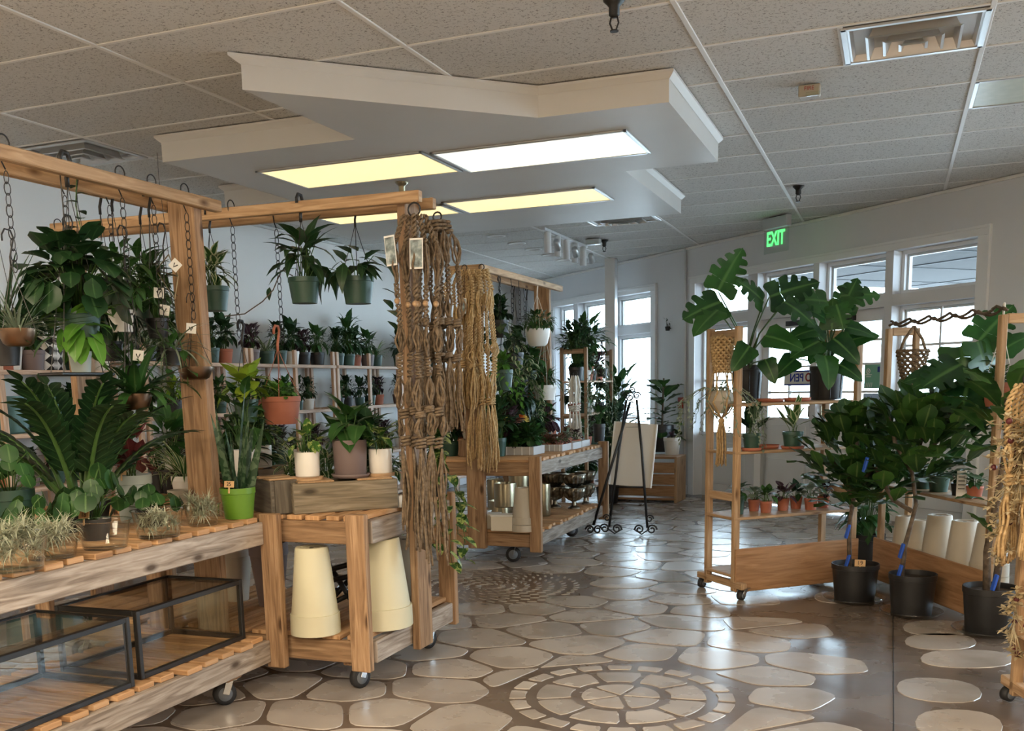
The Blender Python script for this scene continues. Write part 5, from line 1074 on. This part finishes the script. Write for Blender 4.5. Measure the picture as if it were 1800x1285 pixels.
for tier in (3, 2, 1):
    k = 0
    for (y0, y1, zs) in LV:
        y = y0+.22; 
        if y0 < 5 and tier == 2: y = 5.5
        while y < min(y1, 11.6)-.10:
            si = SEQ[tier][k % len(SEQ[tier])]; nm, pl, lm = WK[si]; pi_ = (k*5+tier*2) % 9; pm = POTS[pi_]
            r = rd.uniform(.060, .085); h = r*rd.uniform(1.5, 1.8); key = (si, pm)
            lab = '%s in a %s pot, %s along the %s by the wall' % (nm, dict(green='green', black='black', terra='terracotta', white='white', mauve='mauve')[pm], ORD[min(k, 38)], TIER[tier])
            loc = (-5.29+rd.uniform(-.02, .03), y, zs[tier]-.003); room = (zs[tier+1]-zs[tier]-.05) if tier < 3 else .9
            top = .11+{0: .28, 1: .5, 2: .28, 3: .34, 4: .24, 5: .45, 6: .18, 7: .25, 8: .32}[si]; sc = min(1.12, room/top)*rd.uniform(.9, 1.0)
            if key not in PR:
                PR[key] = t = potted(lab, (*loc, .074, .12), pm, pl, lm, group='potted plants on the wall shelving'); t.scale = (sc,)*3
                for c_ in t.children: c_.scale.x = .68 if c_.name.startswith('foliage') and si != 5 else 1
            else: dup(PR[key], loc, rd.choice((0, pi)), lab, sc=sc)
            k += 1; y += rd.uniform(.17, .25)*(1.2 if si == 1 else 1)
t = thing('patterned_basket', 'black and white diamond patterned planter on the wall shelf at the left', 'planter', (-5.31, 5.30, 1.497)); q = MB()
q.lathe([(.001, 0), (.12, 0), (.135, .22), (.128, .22), (.115, .01), (.001, .012)], 26); mz = mat('diamond_print', (.8, .8, .78), .5); N, L, b = nodes(mz); tx = N.new('ShaderNodeTexChecker'); tcx = N.new('ShaderNodeTexCoord'); mpx = N.new('ShaderNodeMapping'); mpx.inputs['Scale'].default_value = (26, 40, 1); mpx.inputs['Rotation'].default_value = (0, 0, .78)
tx.inputs['Scale'].default_value = .55; tx.inputs['Color1'].default_value = (.75, .74, .72, 1); tx.inputs['Color2'].default_value = (.012, .012, .013, 1); L.new(tcx.outputs['UV'], mpx.inputs['Vector']); L.new(mpx.outputs[0], tx.inputs['Vector']); L.new(tx.outputs['Color'], b.inputs['Base Color']); q.obj('basket_body', mz, t, True)
q = MB(); q.tube([(.131*cos(a), .131*sin(a), .22) for a in [2*pi*i/26 for i in range(26)]], .005, 5, True); q.obj('rim', M['white'], t, True)
potted('wide white pot beside the diamond patterned planter on the wall shelf', (-5.31, 5.0, 1.497, .10, .16), 'white', None, None, style='cylinder')
for k, (y, r) in enumerate(((4.95, .14), (5.28, .12))): potted(['large teal planter on the left wall shelf', 'dark teal ribbed planter right of the large teal one'][k], (-5.31, y, 1.097, r, .24), 'tealpot', None, None, style='cylinder', taper=.9)
# ------------------------------------------------------------------ plants on the rack by the window
t_ = KIND; rd = random.Random(12)
for i, (z, n) in enumerate(((.66, 4), (1.02, 4), (1.36, 4), (.25, 3))):
    for j in range(n):
        nm, pl, lm = WK[[8, 0, 6, 3, 7, 8, 0, 2][(i*3+j*2) % 8]]; pm = ['black', 'terra', 'green', 'white'][(i+j) % 4]
        potted('%s in %s pot, %s from the front on the %s window rack shelf' % (nm, dict(green='green', terra='terracotta', black='black', white='white')[pm], ORD[j], ['third-level', 'second-level', 'highest', 'lowest'][i]), (-3.08+rd.uniform(-.04, .04), 10.30+j*.24, z+.001, .07, .11), pm, pl, lm, group='plants on the window rack')
P = (-3.08, 10.25, 1.70)
t = thing('potted_plant', 'big umbrella-leaved plant topping the window rack', 'plant', (-3.08, 10.62, 1.362)); o = pot_mesh(.085, .15).obj('pot', M['terra'], t); smooth_angle(o); fill(t, .15, .085, bush(320, 140, .56, .40, .17, .06, 'lance', 1.0, low=.35, droop=.35), 'mid')
t = thing('potted_plant', 'dark fine-leaved plant at the left top of the window rack', 'plant', (-3.08, 10.25, 1.362)); o = pot_mesh(.08, .14).obj('pot', M['black'], t); smooth_angle(o); fill(t, .14, .08, bush(321, 210, .50, .32, .085, .042, 'ovate', .8, low=.4), 'deep')
macrame('grey-white rope macrame hanging beside the far gantry post', (-2.70, 8.95, 1.42), .10, .08, .80, [('loose', .35), ('gather', .42), ('fringe', 1.0)], 'rope', 13, 5, .02)
hanging('cluster of pale trailing stems hanging at the right of the window rack', (-2.736,10.000,1.475,0.057,0.080), 'black', trail(231, 16, .75, .05, .04, .018, 'ovate', .05, .10, 14, .08), 'grey', 1.72, 2)
# ------------------------------------------------------------------ by the window
def leafplant(label, P, pm, meshes, spec, trunk, name='potted_plant', cat='plant', saucer=None, price=None, tape=None, taper=.82, bark='bark', tr=.014):
    x, y, z, r, h = P; t = thing(name, label, cat, (x, y, z)); q = pot_mesh(r, h, taper, .14)
    o = q.obj('pot', M[pm], t); smooth_angle(o); q = MB(); q.lathe([(r*.95, h*.88), (.001, h*.9)], 18); q.obj('soil', M['soil'], t)
    if trunk:
        for T in trunk: q = MB(); n_ = len(T); q.tube(T, [tr*(1-.45*i/n_) for i in range(n_)], 8); q.obj('trunk', M[bark], t, True)
    if saucer: q = MB(); q.lathe([(.001, .001), (r*1.1, .001), (r*1.32, .022), (r*1.30, .024), (r*1.08, .005), (.001, .004)], 26); q.obj('saucer', M['saucer'], t, True)
    for i, (p, d, up, s) in enumerate(spec): inst(meshes[i % len(meshes)], 'leaf', t, orient(p, d, up, s))
    if tape:
        for p in tape: q = MB(); q.box((0, 0, 0), (.012, .03, .085), None, .004); o = q.obj('blue_tape', M['blue'], t, loc=p); o.rotation_euler = (.1, .2, .5)
    if price: tagcard(t, price, (r*.2, -r*.6, h+.015), .06, .04)
    return t
FG = [leaf_mesh('leaf', M['fig'], .135, .098, 'obov', .35, .16, 7, .10), leaf_mesh('leaf', M['fig'], .135, .092, 'obov', .7, .10, 7, -.12), leaf_mesh('leaf', M['fig'], .125, .09, 'obov', -.25, .2, 7, .1)]
FB = [leaf_mesh('leaf', M['fig'], .27, .175, 'obov', .4, .12, 9, .10), leaf_mesh('leaf', M['fig'], .26, .16, 'obov', .75, .15, 9, -.12)]
def crown(seed, c, R, H, n, lo=0, tilt=.3):
    rd = random.Random(seed); out = []
    for i in range(n):
        a = i*2.4+rd.uniform(-.3, .3); k = rd.uniform(-1, 1); rr = R*math.sqrt(max(.05, 1-k*k))*rd.uniform(.35, .95); p = Vector((c[0]+rr*cos(a), c[1]+rr*sin(a), c[2]+H*k)); e = k*.35+.75+rd.uniform(-.5, .4)
        out.append((p, unit(a+rd.uniform(-.5, .5), e), Vector((0, 0, 1)) if e < 1.2 else unit(a+pi, 0), rd.uniform(.9, 1.35)))
    return out
P = (-0.176,6.329,0.004,0.137,0.226)
leafplant('bushy fig tree with a 19 price tag in the leftmost of three black floor pots', P, 'black', FG, crown(401, (-.02, .02, .87), .31, .21, 135)+crown(402, (-.02, 0, .66), .22, .12, 44)+crown(411, (.0, 0, .88), .16, .2, 40), [[(-.03, -.02, .18), (-.045, -.02, .45), (-.01, 0, .7), (-.02, .02, 1.0)], [(-.02, -.01, .6), (-.10, .02, .75), (-.16, .04, .86)], [(-.01, 0, .65), (.08, .02, .8), (.14, .03, .9)]], 'fig_tree', 'tree', True, '19', [(-.05, -.03, .42), (-.045, -.03, .24)])
P = (0.136,6.040,0.004,0.128,0.231)
leafplant('bushy fig tree with a bent trunk in the middle one of three black floor pots', P, 'black', FG, crown(403, (.0, .02, .95), .32, .21, 140)+crown(404, (-.18, 0, .72), .15, .11, 26)+crown(412, (.0, .02, .95), .18, .19, 44), [[(-.06, -.02, .18), (-.05, -.02, .38), (.0, -.01, .62), (-.03, 0, .80), (.03, .02, 1.05)], [(-.02, 0, .58), (-.12, .01, .64), (-.22, .02, .82)], [(-.03, 0, .8), (-.12, .02, .95), (-.16, .02, 1.1)], [(-.02, .0, .84), (.12, .02, 1.0)]], 'fig_tree', 'tree', True, '', [(-.065, -.03, .36), (-.27, -.05, .84), (-.07, -.03, .24)])
P = (0.502,5.699,0.004,0.136,0.242)
sp3 = []; rd = random.Random(405)
for i in range(26): a = i*2.4; k = i/25; rr = .05+.12*(1-k); sp3.append((Vector((rr*cos(a)+.03, rr*sin(a), .82+.42*k)), unit(a, .15+.9*k+rd.uniform(-.2, .2)), Vector((0, 0, 1)) if k < .9 else unit(a+pi, .1), rd.uniform(.8, 1.05)))
sp3.append((Vector((.0, -.01, .50)), unit(pi+.38, .9), unit(.38, .4), .75)); sp3.append((Vector((.0, 0, .66)), unit(pi+.2, .5), unit(.2, .6), .8))
leafplant('large-leaved fiddle leaf fig in the rightmost of three black floor pots', P, 'black', FB, sp3, [[(-.02, -.02, .2), (-.03, -.01, .42), (.0, 0, .68), (.03, 0, .95), (.02, 0, 1.2)], [(.02, .02, .2), (.04, .02, .5), (.05, .02, .8)]], 'fig_tree', 'tree', True, None, [(.01, -.05, .27)], tr=.02)
P = (-2.551,11.989,0.513,0.142,0.312)
sp4 = []; rd = random.Random(406)
for i in range(24): a = i*2.4; k = i/23; sp4.append((Vector((.03*cos(a)+.02, .03*sin(a), .20+.56*k)), unit(a, -.1+.9*k+rd.uniform(-.2, .2)), Vector((0, 0, 1)), rd.uniform(.85, 1.1)))
leafplant('fiddle leaf fig in a black pot on the wooden crate by the window', P, 'black', FB, sp4, [[(0, 0, .12), (.01, 0, .5), (.02, 0, .86)]])
potted('small dark plant in a white pot on the wooden crate by the window', (-2.324,11.477,0.513,0.097,0.194), 'white', bush(407, 40, .09, .10, .06, .035, 'ovate', .7), 'purple')
potted('big dark leafy floor plant behind the easel', (-2.95, 11.0, 0, .14, .26), 'black', bush(408, 90, 1.0, .40, .26, .10, 'lance', .8, low=.35), 'deep')
potted('glossy leafed floor plant right of the dark one at the window', (-3.05, 11.75, 0, .14, .26), 'terra', bush(409, 90, 1.35, .42, .22, .11, 'ovate', .7, low=.5), 'mid')
potted('lush marbled pothos on the floor behind the pine shelf', (*(-0.147,7.801,0.000)[:2], 0, .13, .2), 'black', bush(410, 120, .58, .30, .14, .085, 'heart', .7, low=.0), 'mid')
# ------------------------------------------------------------------ shelf in front of the doors
CR, CT = Vector((.927, .376, 0)), Vector((.375, -.927, 0))      # room directions along and out from the shelf front
UAV = Vector((.743, .669, 0)); UAN = Vector((-.669, .743, 0)); PA = Vector((-.87, 6.20, 0))
def onA(x, y, z): return tuple(PA+UAV*x+UAN*y+Vector((0, 0, z)))
MS = [monstera_mesh('leaf', M['monst'], .30), monstera_mesh('leaf', M['monst'], .27, 4, .42, .6)]
ML = [leaf_mesh('leaf', M['monst'], .24, .20, 'heart', .5, .1, 8, .05)]
def monstera(label, P, spec, Y, pm='black', saucer=False):
    x, y, z, r, h = P; t = thing('monstera', label, 'plant', (x, y, z)); o = pot_mesh(r, h, .84, .12).obj('pot', M[pm], t); smooth_angle(o)
    q = MB(); q.lathe([(r*.95, h*.88), (.001, h*.9)], 18); q.obj('soil', M['soil'], t)
    for i in range(8): q = MB(); a = 2*pi*i/8+.3; q.tube([(r*.86*cos(a), r*.86*sin(a), h*.05), (r*.97*cos(a), r*.97*sin(a), h*.8)], .003, 4); q.obj('pot_rib', M[pm], t)
    for i, (B, ang, tilt, s, kind) in enumerate(spec):
        p = Vector(B)-Vector((x, y, z)); d = CR*cos(ang)+Vector((0, 0, sin(ang)))+CT*tilt; up = CT*.8+Vector((0, 0, .75))+CR*(.3 if i % 2 else -.3)
        inst({'m': MS[i % 2], 'h': ML[0]}[kind], 'leaf', t, orient(p, d, up, s))
        q = MB(); b0 = Vector((r*.3*cos(i), r*.3*sin(i), h*.85)); mid_ = Vector((p.x*.35, p.y*.35, h+(p.z-h)*.55)); q.tube([b0, mid_, p*.9+mid_*.1, p], [.006, .005, .004, .003], 6); q.obj('stalk', M['stem'], t, True)
P1 = (-0.906,6.903,1.186,0.101,0.233); YA = P1[1]
monstera('monstera in a ribbed black pot at the left end of the top pine shelf', P1, [((-0.990,6.200,1.844), 1.15, .25, .95, 'm'), ((-0.954,6.100,1.776), 3.45, .3, 1.0, 'm'), ((-0.964,6.050,1.726), 3.75, .5, .95, 'h'), ((-0.728,6.200,1.771), 2.4, .3, .85, 'm'), ((-0.702,6.250,1.799), .35, .3, 1.0, 'm'), ((-0.608,6.150,1.762), -.6, .35, .9, 'm'), ((-0.709,6.150,1.575), -.3, .6, 1.0, 'h'), ((-0.788,6.100,1.518), -2.3, .5, .8, 'h'), ((-0.711,6.200,1.440), -1.2, .4, .65, 'h'), ((-0.612,6.250,1.768), -.2, .1, .7, 'h')], 6.2)
P2 = (-0.414,7.027,1.186,0.112,0.216)
monstera('bushy monstera in a plain black pot at the right end of top pine shelf', P2, [((-0.385,6.400,1.767), 3.0, .2, .85, 'm'), ((-0.319,6.500,1.802), .1, .2, .9, 'm'), ((-0.332,6.300,1.741), -1.4, .5, .55, 'm'), ((-0.398,6.400,1.670), 2.6, .3, .75, 'h'), ((-0.447,6.300,1.602), 3.3, .4, .8, 'h'), ((-0.420,6.300,1.536), -2.8, .5, .9, 'h'), ((-0.342,6.300,1.549), -.8, .6, .9, 'h'), ((-0.290,6.500,1.620), -.2, .3, .8, 'h'), ((-0.407,6.400,1.539), -2.3, .5, .7, 'h'), ((-0.559,6.400,1.445), -2.5, .3, .75, 'h'), ((-0.306,6.300,1.402), -.6, .5, .7, 'h'), ((-0.383,6.250,1.453), -1.5, .7, .9, 'h'), ((-0.310,6.500,1.720), 1.2, .1, .7, 'm'), ((-0.487,6.500,1.729), 2.2, .1, .7, 'h'), ((-0.364,6.500,1.607), 1.6, .1, .8, 'h'), ((-0.407,6.600,1.545), 2.4, .2, .9, 'h'), ((-0.272,6.500,1.537), .3, .2, .8, 'h')], 6.4)
def saucer(label, P, r, m='terra'):
    q = MB(); q.lathe([(.001, 0), (r*.9, 0), (r, .022), (r*.96, .022), (r*.87, .006), (.001, .005)], 26); o = q.obj('plant_saucer', M[m], None, True, loc=P[:3]); tag(o, label, 'saucer')
for x, l in ((.36, 'empty terracotta saucer, left of two in the middle of the top pine shelf'), (.56, 'empty terracotta saucer, right of two in the middle of the top pine shelf')): saucer(l, onA(x, .17, 1.186), .085)
saucer('empty terracotta saucer between the two green pots on the second pine shelf', onA(.33, .15, .901), .075)
for k, P in enumerate(((-0.794,6.317,0.901,0.055,0.104), (-0.569,6.483,0.901,0.063,0.105))):
    potted(['pointed-leaf plant in a green pot, left on the second pine shelf', 'pale-edged plant in a green pot, right on the second pine shelf'][k], P, 'green', bush(430+k, 13, .17, .12, .15, .055, 'lance', .25, low=.35, droop=-.3), ['deep', 'varieg'][k], saucer='terra')
LP = [(-0.882,6.395,0.501,0.046,0.114), (-0.804,6.575,0.501,0.038,0.073), (-0.722,6.504,0.501,0.039,0.072), (-0.632,6.639,0.501,0.040,0.076), (-0.561,6.741,0.501,0.039,0.077), (-0.467,6.702,0.501,0.042,0.073), (-0.399,6.832,0.501,0.039,0.074)]
for k, P in enumerate(LP): potted('small %s pot of fuzzy leaves, %s from the left on the lowest pine shelf' % ('green' if k == 0 else 'terracotta', ORD[k]), P, 'green' if k == 0 else 'terra', bush(440+k, 18, .10, .10, .07, .045, 'ovate', .5, low=.1), ['mid', 'grey', 'mid', 'purple', 'deep', 'grey', 'purple'][k], group='small pots on the lowest pine shelf')
def platter(label, c, w, d, rz):
    q = MB(); q.box((0, 0, .004), (w, d, .008), None, .003); o = q.obj('white_plate', M['white'], None, loc=c); o.rotation_euler = (0, 0, rz); tag(o, label, 'plate')
# terrarium in a macrame hanger at the end of the shelf
P = (-0.974,6.300,1.082); E0 = Vector(P); hz = E0.z+.12
t = thing('geometric_terrarium', 'faceted glass and brass planter hung in jute macrame at the shelf end', 'terrarium', (E0.x, E0.y, hz))
q = MB(); q.lathe([(.001, -.075), (.03, -.075), (.078, .0), (.062, .05), (.05, .065)], 6); q.obj('faceted_pot', M['beige'], t); q = MB()
for k in range(6): a = 2*pi*k/6; q.tube([(.03*cos(a), .03*sin(a), -.075), (.079*cos(a), .079*sin(a), 0), (.051*cos(a), .051*sin(a), .066)], .003, 4)
q.obj('brass_edges', M['brass'], t); lf, st = trail(450, 18, .40, .020, .034, .016, 'ovate', .05, .20, 30, .06); j = MB(); j.join(lf, Matrix.Translation((0, 0, .06))); j.join(st, Matrix.Translation((0, 0, .06))); j.obj('foliage', M['grey'], t, True, 'stuff')
t = thing('macrame_hanger', 'woven jute macrame hanger with a long tassel at the pine shelf end', 'macrame', (E0.x, E0.y, hz)); net = MB(); zt = 1.60-hz
for k in range(4): a = 2*pi*k/4+.4; net.tube([(.0, 0, zt), (.035*cos(a), .02*sin(a), .36), (.055*cos(a), .05*sin(a), .22)], .005, 5)
for r_ in range(13):
    for k in range(12): a = 2*pi*(k+.5*(r_ % 2))/12; z = .37-r_*.016; rr = .062-.0015*r_; net.tube([(rr*cos(a-.28), rr*sin(a-.28), z+.010), (rr*1.12*cos(a), rr*1.12*sin(a), z-.006), (rr*cos(a+.28), rr*sin(a+.28), z+.010)], .0088, 5)
for k in range(6): a = 2*pi*k/6; net.tube([(.056*cos(a), .056*sin(a), .17), (.070*cos(a+.3), .070*sin(a+.3), .05), (.082*cos(a), .082*sin(a), -.005), (.045*cos(a+.3), .045*sin(a+.3), -.07), (0, 0, -.105)], .005, 5)
net.obj('net', M['gold'], t, True, 'stuff'); q = MB(); q.ball((0, 0, -.12), .02, 10, 6); q.obj('knot', M['gold'], t, True); ts = MB(); rd = random.Random(3)
for k in range(20): a = rd.uniform(0, 6.3); rr = rd.uniform(.005, .03); ts.tube([(.01*cos(a), .01*sin(a), -.12), (rr*cos(a), rr*sin(a), -.2), (rr*1.1*cos(a+.3), rr*1.1*sin(a), -.30), (rr*1.2*cos(a), rr*1.2*sin(a), -.39+rd.uniform(-.01, .01))], .004, 4)
ts.obj('tassel', M['gold'], t, True, 'stuff')
# ------------------------------------------------------------------ shelf behind the fig trees
PB = Vector((-.075, 6.96, 0)); UB = Vector((.446, -.895, 0)).normalized(); UBN = Vector((.895, .446, 0)).normalized()
def onB(x, y, z): return tuple(PB+UB*x+UBN*y+Vector((0, 0, z)))
BS = [(.14, .075, .34, 1, 'tall beige planter upside down at the left end of the back shelf'), (.34, .082, .34, 4, 'beige planter stack with many rims, second on the back shelf'), (.57, .105, .40, 2, 'large beige planter stack, third along the back shelf'), (.84, .105, .40, 2, 'large beige planter stack behind the fiddle leaf fig trunk'), (1.10, .105, .42, 3, 'beige planter stack at the right end of the back shelf')]
for x, r, h, n, l in BS: upturned(l, (*onB(x, .11, .111)[:2], .111, r, h), 'beige', n, 'planter_stack' if n > 1 else 'planter')
for k, (x, r, h, pm) in enumerate(((.22, .05, .08, 'green'), (.36, .055, .09, 'green'), (.54, .062, .10, 'green'), (.76, .045, .07, 'black'), (.92, .045, .07, 'terra'))):
    potted('small %s pot of low leaves, %s along the back shelf board' % (dict(green='green', black='black', terra='terracotta')[pm], ORD[k]), (*onB(x, .11, .646)[:2], .646, r, h), pm, bush(460+k, 40, .08, .09, .045, .028, 'ovate', .6), ['deep', 'deep', 'mid', 'deep', 'mid'][k])
t = thing('plant_label', 'white upright plant label beside the small terracotta pot', 'label', onB(.87, .06, .646)); bd(t, 'card', (0, 0, .075), (.05, .004, .15), 'paper')
for k in range(4): bd(t, 'printed_line', (0, -.003, .05+k*.022), (.034, .001, .005), 'ink', ch=.0003)
q = MB(); q.lathe([(.001, 0), (.05, 0), (.075, .04), (.08, .10), (.076, .10), (.07, .045), (.001, .01)], 20); tag(q.obj('green_glass_bowl', mat('green_glass', (.02, .22, .05), .15), None, True, loc=onB(.46, .12, 1.126)), 'bright green bowl on the upper board of the back shelf', 'bowl')
monstera('monstera spreading in front of the bright right-hand window', (*onB(.55, .10, 1.126)[:2], 1.126, .075, .12), [((0.323,6.100,1.477), -1.5, .3, .95, 'm'), ((0.400,6.100,1.498), -1.3, .3, 1.0, 'm'), ((0.323,6.000,1.380), 3.5, .4, .95, 'm'), ((0.260,6.100,1.337), 3.4, .3, .9, 'h'), ((0.412,6.200,1.501), .9, .1, .9, 'm'), ((0.462,6.000,1.317), -1.0, .4, .8, 'h'), ((0.356,6.000,1.260), -2.0, .5, .9, 'm'), ((0.193,6.200,1.324), 3.2, .2, .7, 'h'), ((0.512,6.200,1.437), .6, .1, .9, 'h')], 6.0, 'green')
potted('leafy dark vine pot at the right end of the back shelf upper board', (*onB(.95, .1, 1.126)[:2], 1.126, .07, .1), 'black', trail(470, 9, .3, .05, .09, .06, 'ovate', .07, .05, 40, .22), 'deep')
hanging('terracotta hanging pot with blue-white ribbons by the right shelf post', (0.505,5.950,1.280,0.080,0.124), 'terra', bush(471, 60, .10, .13, .05, .03, 'ovate', .6), 'mid', 1.66, 3, 'rope', 'rope')
t = thing('wavy_branch', 'dark wavy branch laid across the tops of the back shelf posts', 'branch', onB(0, .03, 1.64)); q = MB()
for ph in (0, 1.6): q.tube([tuple(UB*(.0+1.26*i/40)+UBN*(.012*sin(i*.9+ph))+Vector((0, 0, .014*sin(i*.85+ph)+(.012 if ph else 0)))) for i in range(41)], .008, 6)
q.obj('branch_wood', M['bark'], t, True)
P = (0.092,6.720,1.563)
t = thing('macrame_pouch', 'woven jute macrame pouch hanging from the back shelf left post', 'macrame', (P[0], P[1], 1.30)); net = MB()
for s in (-1, 1): net.tube([(0, 0, .32), (s*.05, 0, .24), (s*.075, 0, .16)], .009, 6)
for r_ in range(14):
    z = .17-r_*.020; w = .085*(1-r_/22)
    for k in range(13): a = 2*pi*(k+.5*(r_ % 2))/13; net.tube([(w*cos(a-.24), w*.55*sin(a-.24), z+.008), (w*1.08*cos(a), w*.6*sin(a), z-.003), (w*cos(a+.24), w*.55*sin(a+.24), z+.008)], .009, 5)
net.tube([(.088*cos(2*pi*i/20), .05*sin(2*pi*i/20), .175) for i in range(20)], .008, 5, True)
net.obj('net', M['jute'], t, True, 'stuff'); ts = MB()
for k in range(16): a = 2.4*k; rr = .035*math.sqrt(k/16); ts.tube([(rr*cos(a), rr*.6*sin(a), -.11), (rr*1.2*cos(a), rr*.8*sin(a), -.2), (rr*1.3*cos(a+.2), rr*sin(a), -.27)], .004, 4)
ts.obj('tassel', M['jute'], t, True, 'stuff')
# ------------------------------------------------------------------ right edge: rope net with dried flowers
P = (0.434,4.300,1.189)
t = macrame('tall jute net with dried pale flowers hanging at the right edge', (P[0]+.03, P[1], 1.30), .15, .10, .68, [('twist', .34), ('loose', .52), ('gather', .56), ('fringe', 1.0)], 'gold', 21, 6, .02)
def dried(label, c, n, R, H, seed):
    rd = random.Random(seed); t = thing('dried_flowers', label, 'dried flowers', c); lf, st = MB(), MB(); rdm = MB()
    for i in range(n):
        a = rd.uniform(0, 6.3); k = rd.uniform(-1, 1); rr = R*rd.uniform(.3, 1); p = Vector((rr*cos(a), rr*sin(a), H*k)); st.tube([(0, 0, H*k*.6+.05), tuple(p)], .002, 3)
        for j in range(6): leaf(lf, p, unit(j*1.05+a, rd.uniform(-.4, .8)), Vector((0, 0, 1)), .028, .014, 'ovate', .4, .3, 3)
        if i % 9 == 0: rdm.ball(tuple(p*.9), .012, 8, 5)
    lf.obj('petals', M['dry'], t, True, 'stuff'); st.obj('stems', M['dry'], t, True, 'stuff'); rdm.obj('seed_heads', M['red_leaf'], t, True, 'stuff')
dried('upper cluster of dried cream flowers at the right edge', (P[0]+.02, P[1]-.02, .98), 120, .12, .19, 1)
dried('drooping lower tip of dried cream flowers beside the fig trunk', (0.395,4.280,0.704), 26, .05, .10, 2)
dried('small cluster of dried flowers low on the right shelf post', (0.470,4.320,0.353), 40, .045, .14, 3)
potted('dark leafy plant on the right edge shelf behind its post', (.62, 4.60, 1.122, .07, .1), 'black', bush(480, 30, .3, .2, .16, .09, 'ovate', .6), 'deep') if False else None
# ------------------------------------------------------------------ signs and fittings on the storefront
t = thing('open_sign', 'white OPEN sign with blue border seen from behind on the left door', 'sign', sp(1.82, -.095, 1.335), math.atan2(DV.y, DV.x)); bd(t, 'sign_board', (0, 0, 0), (.48, .012, .15), 'paper')
for z in (-.068, .068): bd(t, 'border_band', (0, -.007, z), (.48, .002, .016), 'navy', ch=.0005)
text('PEN', .115, M['navy'], t, (-.05, -.008, 0), (pi/2, 0, 0), .001, scale=(-1, 1, 1), bold=.002); text('O', .115, M['red'], t, (.12, -.008, 0), (pi/2, 0, 0), .001, scale=(-1, 1, 1), bold=.003)
t = thing('door_notice', 'green notice with white symbols on the right door glass', 'sign', sp(2.80, -.095, 1.33), math.atan2(DV.y, DV.x)); bd(t, 'notice_sheet', (0, 0, 0), (.25, .004, .22), 'signgreen')
q = MB(); q.tube([(-.075+.022*cos(a), -.004, .05+.022*sin(a)) for a in [2*pi*i/18 for i in range(18)]], .004, 5, True); q.tube([(-.085, -.004, .04), (-.065, -.004, .06)], .004, 5); q.tube([(-.065, -.004, .04), (-.085, -.004, .06)], .004, 5); q.obj('ring_symbol', M['paper'], t)
for z, w in ((.018, .08), (.0, .06)): bd(t, 'printed_line', (-.07, -.004, z), (w, .002, .008), 'paper', ch=.0005)
for k in range(4): q = MB(); q.tube([(-.10+k*.022, -.004, -.10), (-.09+k*.022, -.004, -.055)], .003, 4); q.obj('printed_line', M['paper'], t)
bd(t, 'dark_square', (.065, -.004, .065), (.055, .002, .05), 'navy', ch=.0005)
t = thing('door_notice', 'pale blue notice sheet below the green one on the right door', 'sign', sp(2.79, -.095, 1.08), math.atan2(DV.y, DV.x)); bd(t, 'notice_sheet', (0, 0, 0), (.24, .004, .19), 'signblue'); bd(t, 'dark_square', (.08, -.004, -.06), (.05, .002, .055), 'navy', ch=.0005)
for k in range(3): q = MB(); q.tube([(-.07+k*.025, -.004, .03), (-.065+k*.025, -.004, .07)], .002, 4); q.obj('printed_line', M['navy'], t)
t = thing('fire_pull', 'red fire alarm pull box on the wall by the conduit', 'alarm', sp(-.06, .022, 1.08), math.atan2(DV.y, DV.x)); bd(t, 'pull_box', (0, 0, 0), (.09, .04, .13), 'red', ch=.006); bd(t, 'pull_handle', (0, -.024, -.01), (.06, .012, .025), 'paper')
t = thing('wall_planter', 'tiny dark wall planter with sprigs between window and doors', 'planter', sp(-.30, .05, 1.93), 0); q = MB(); q.lathe([(.001, 0), (.025, 0), (.034, .05), (.03, .05), (.001, .03)], 12); q.obj('cup', M['iron'], t, True); lf, st = bush(490, 9, .10, .08, .05, .012, 'lance', .5, stems=True); j = MB(); j.join(lf, Matrix.Translation((0, 0, .05))); j.join(st, Matrix.Translation((0, 0, .04))); j.obj('sprigs', M['deep'], t, True, 'stuff')
q = MB(); q.tube([(0, 0, .02), tuple(-NV*.05+Vector((0, 0, .03)))], .006, 5); q.obj('wall_hook', M['iron'], t)
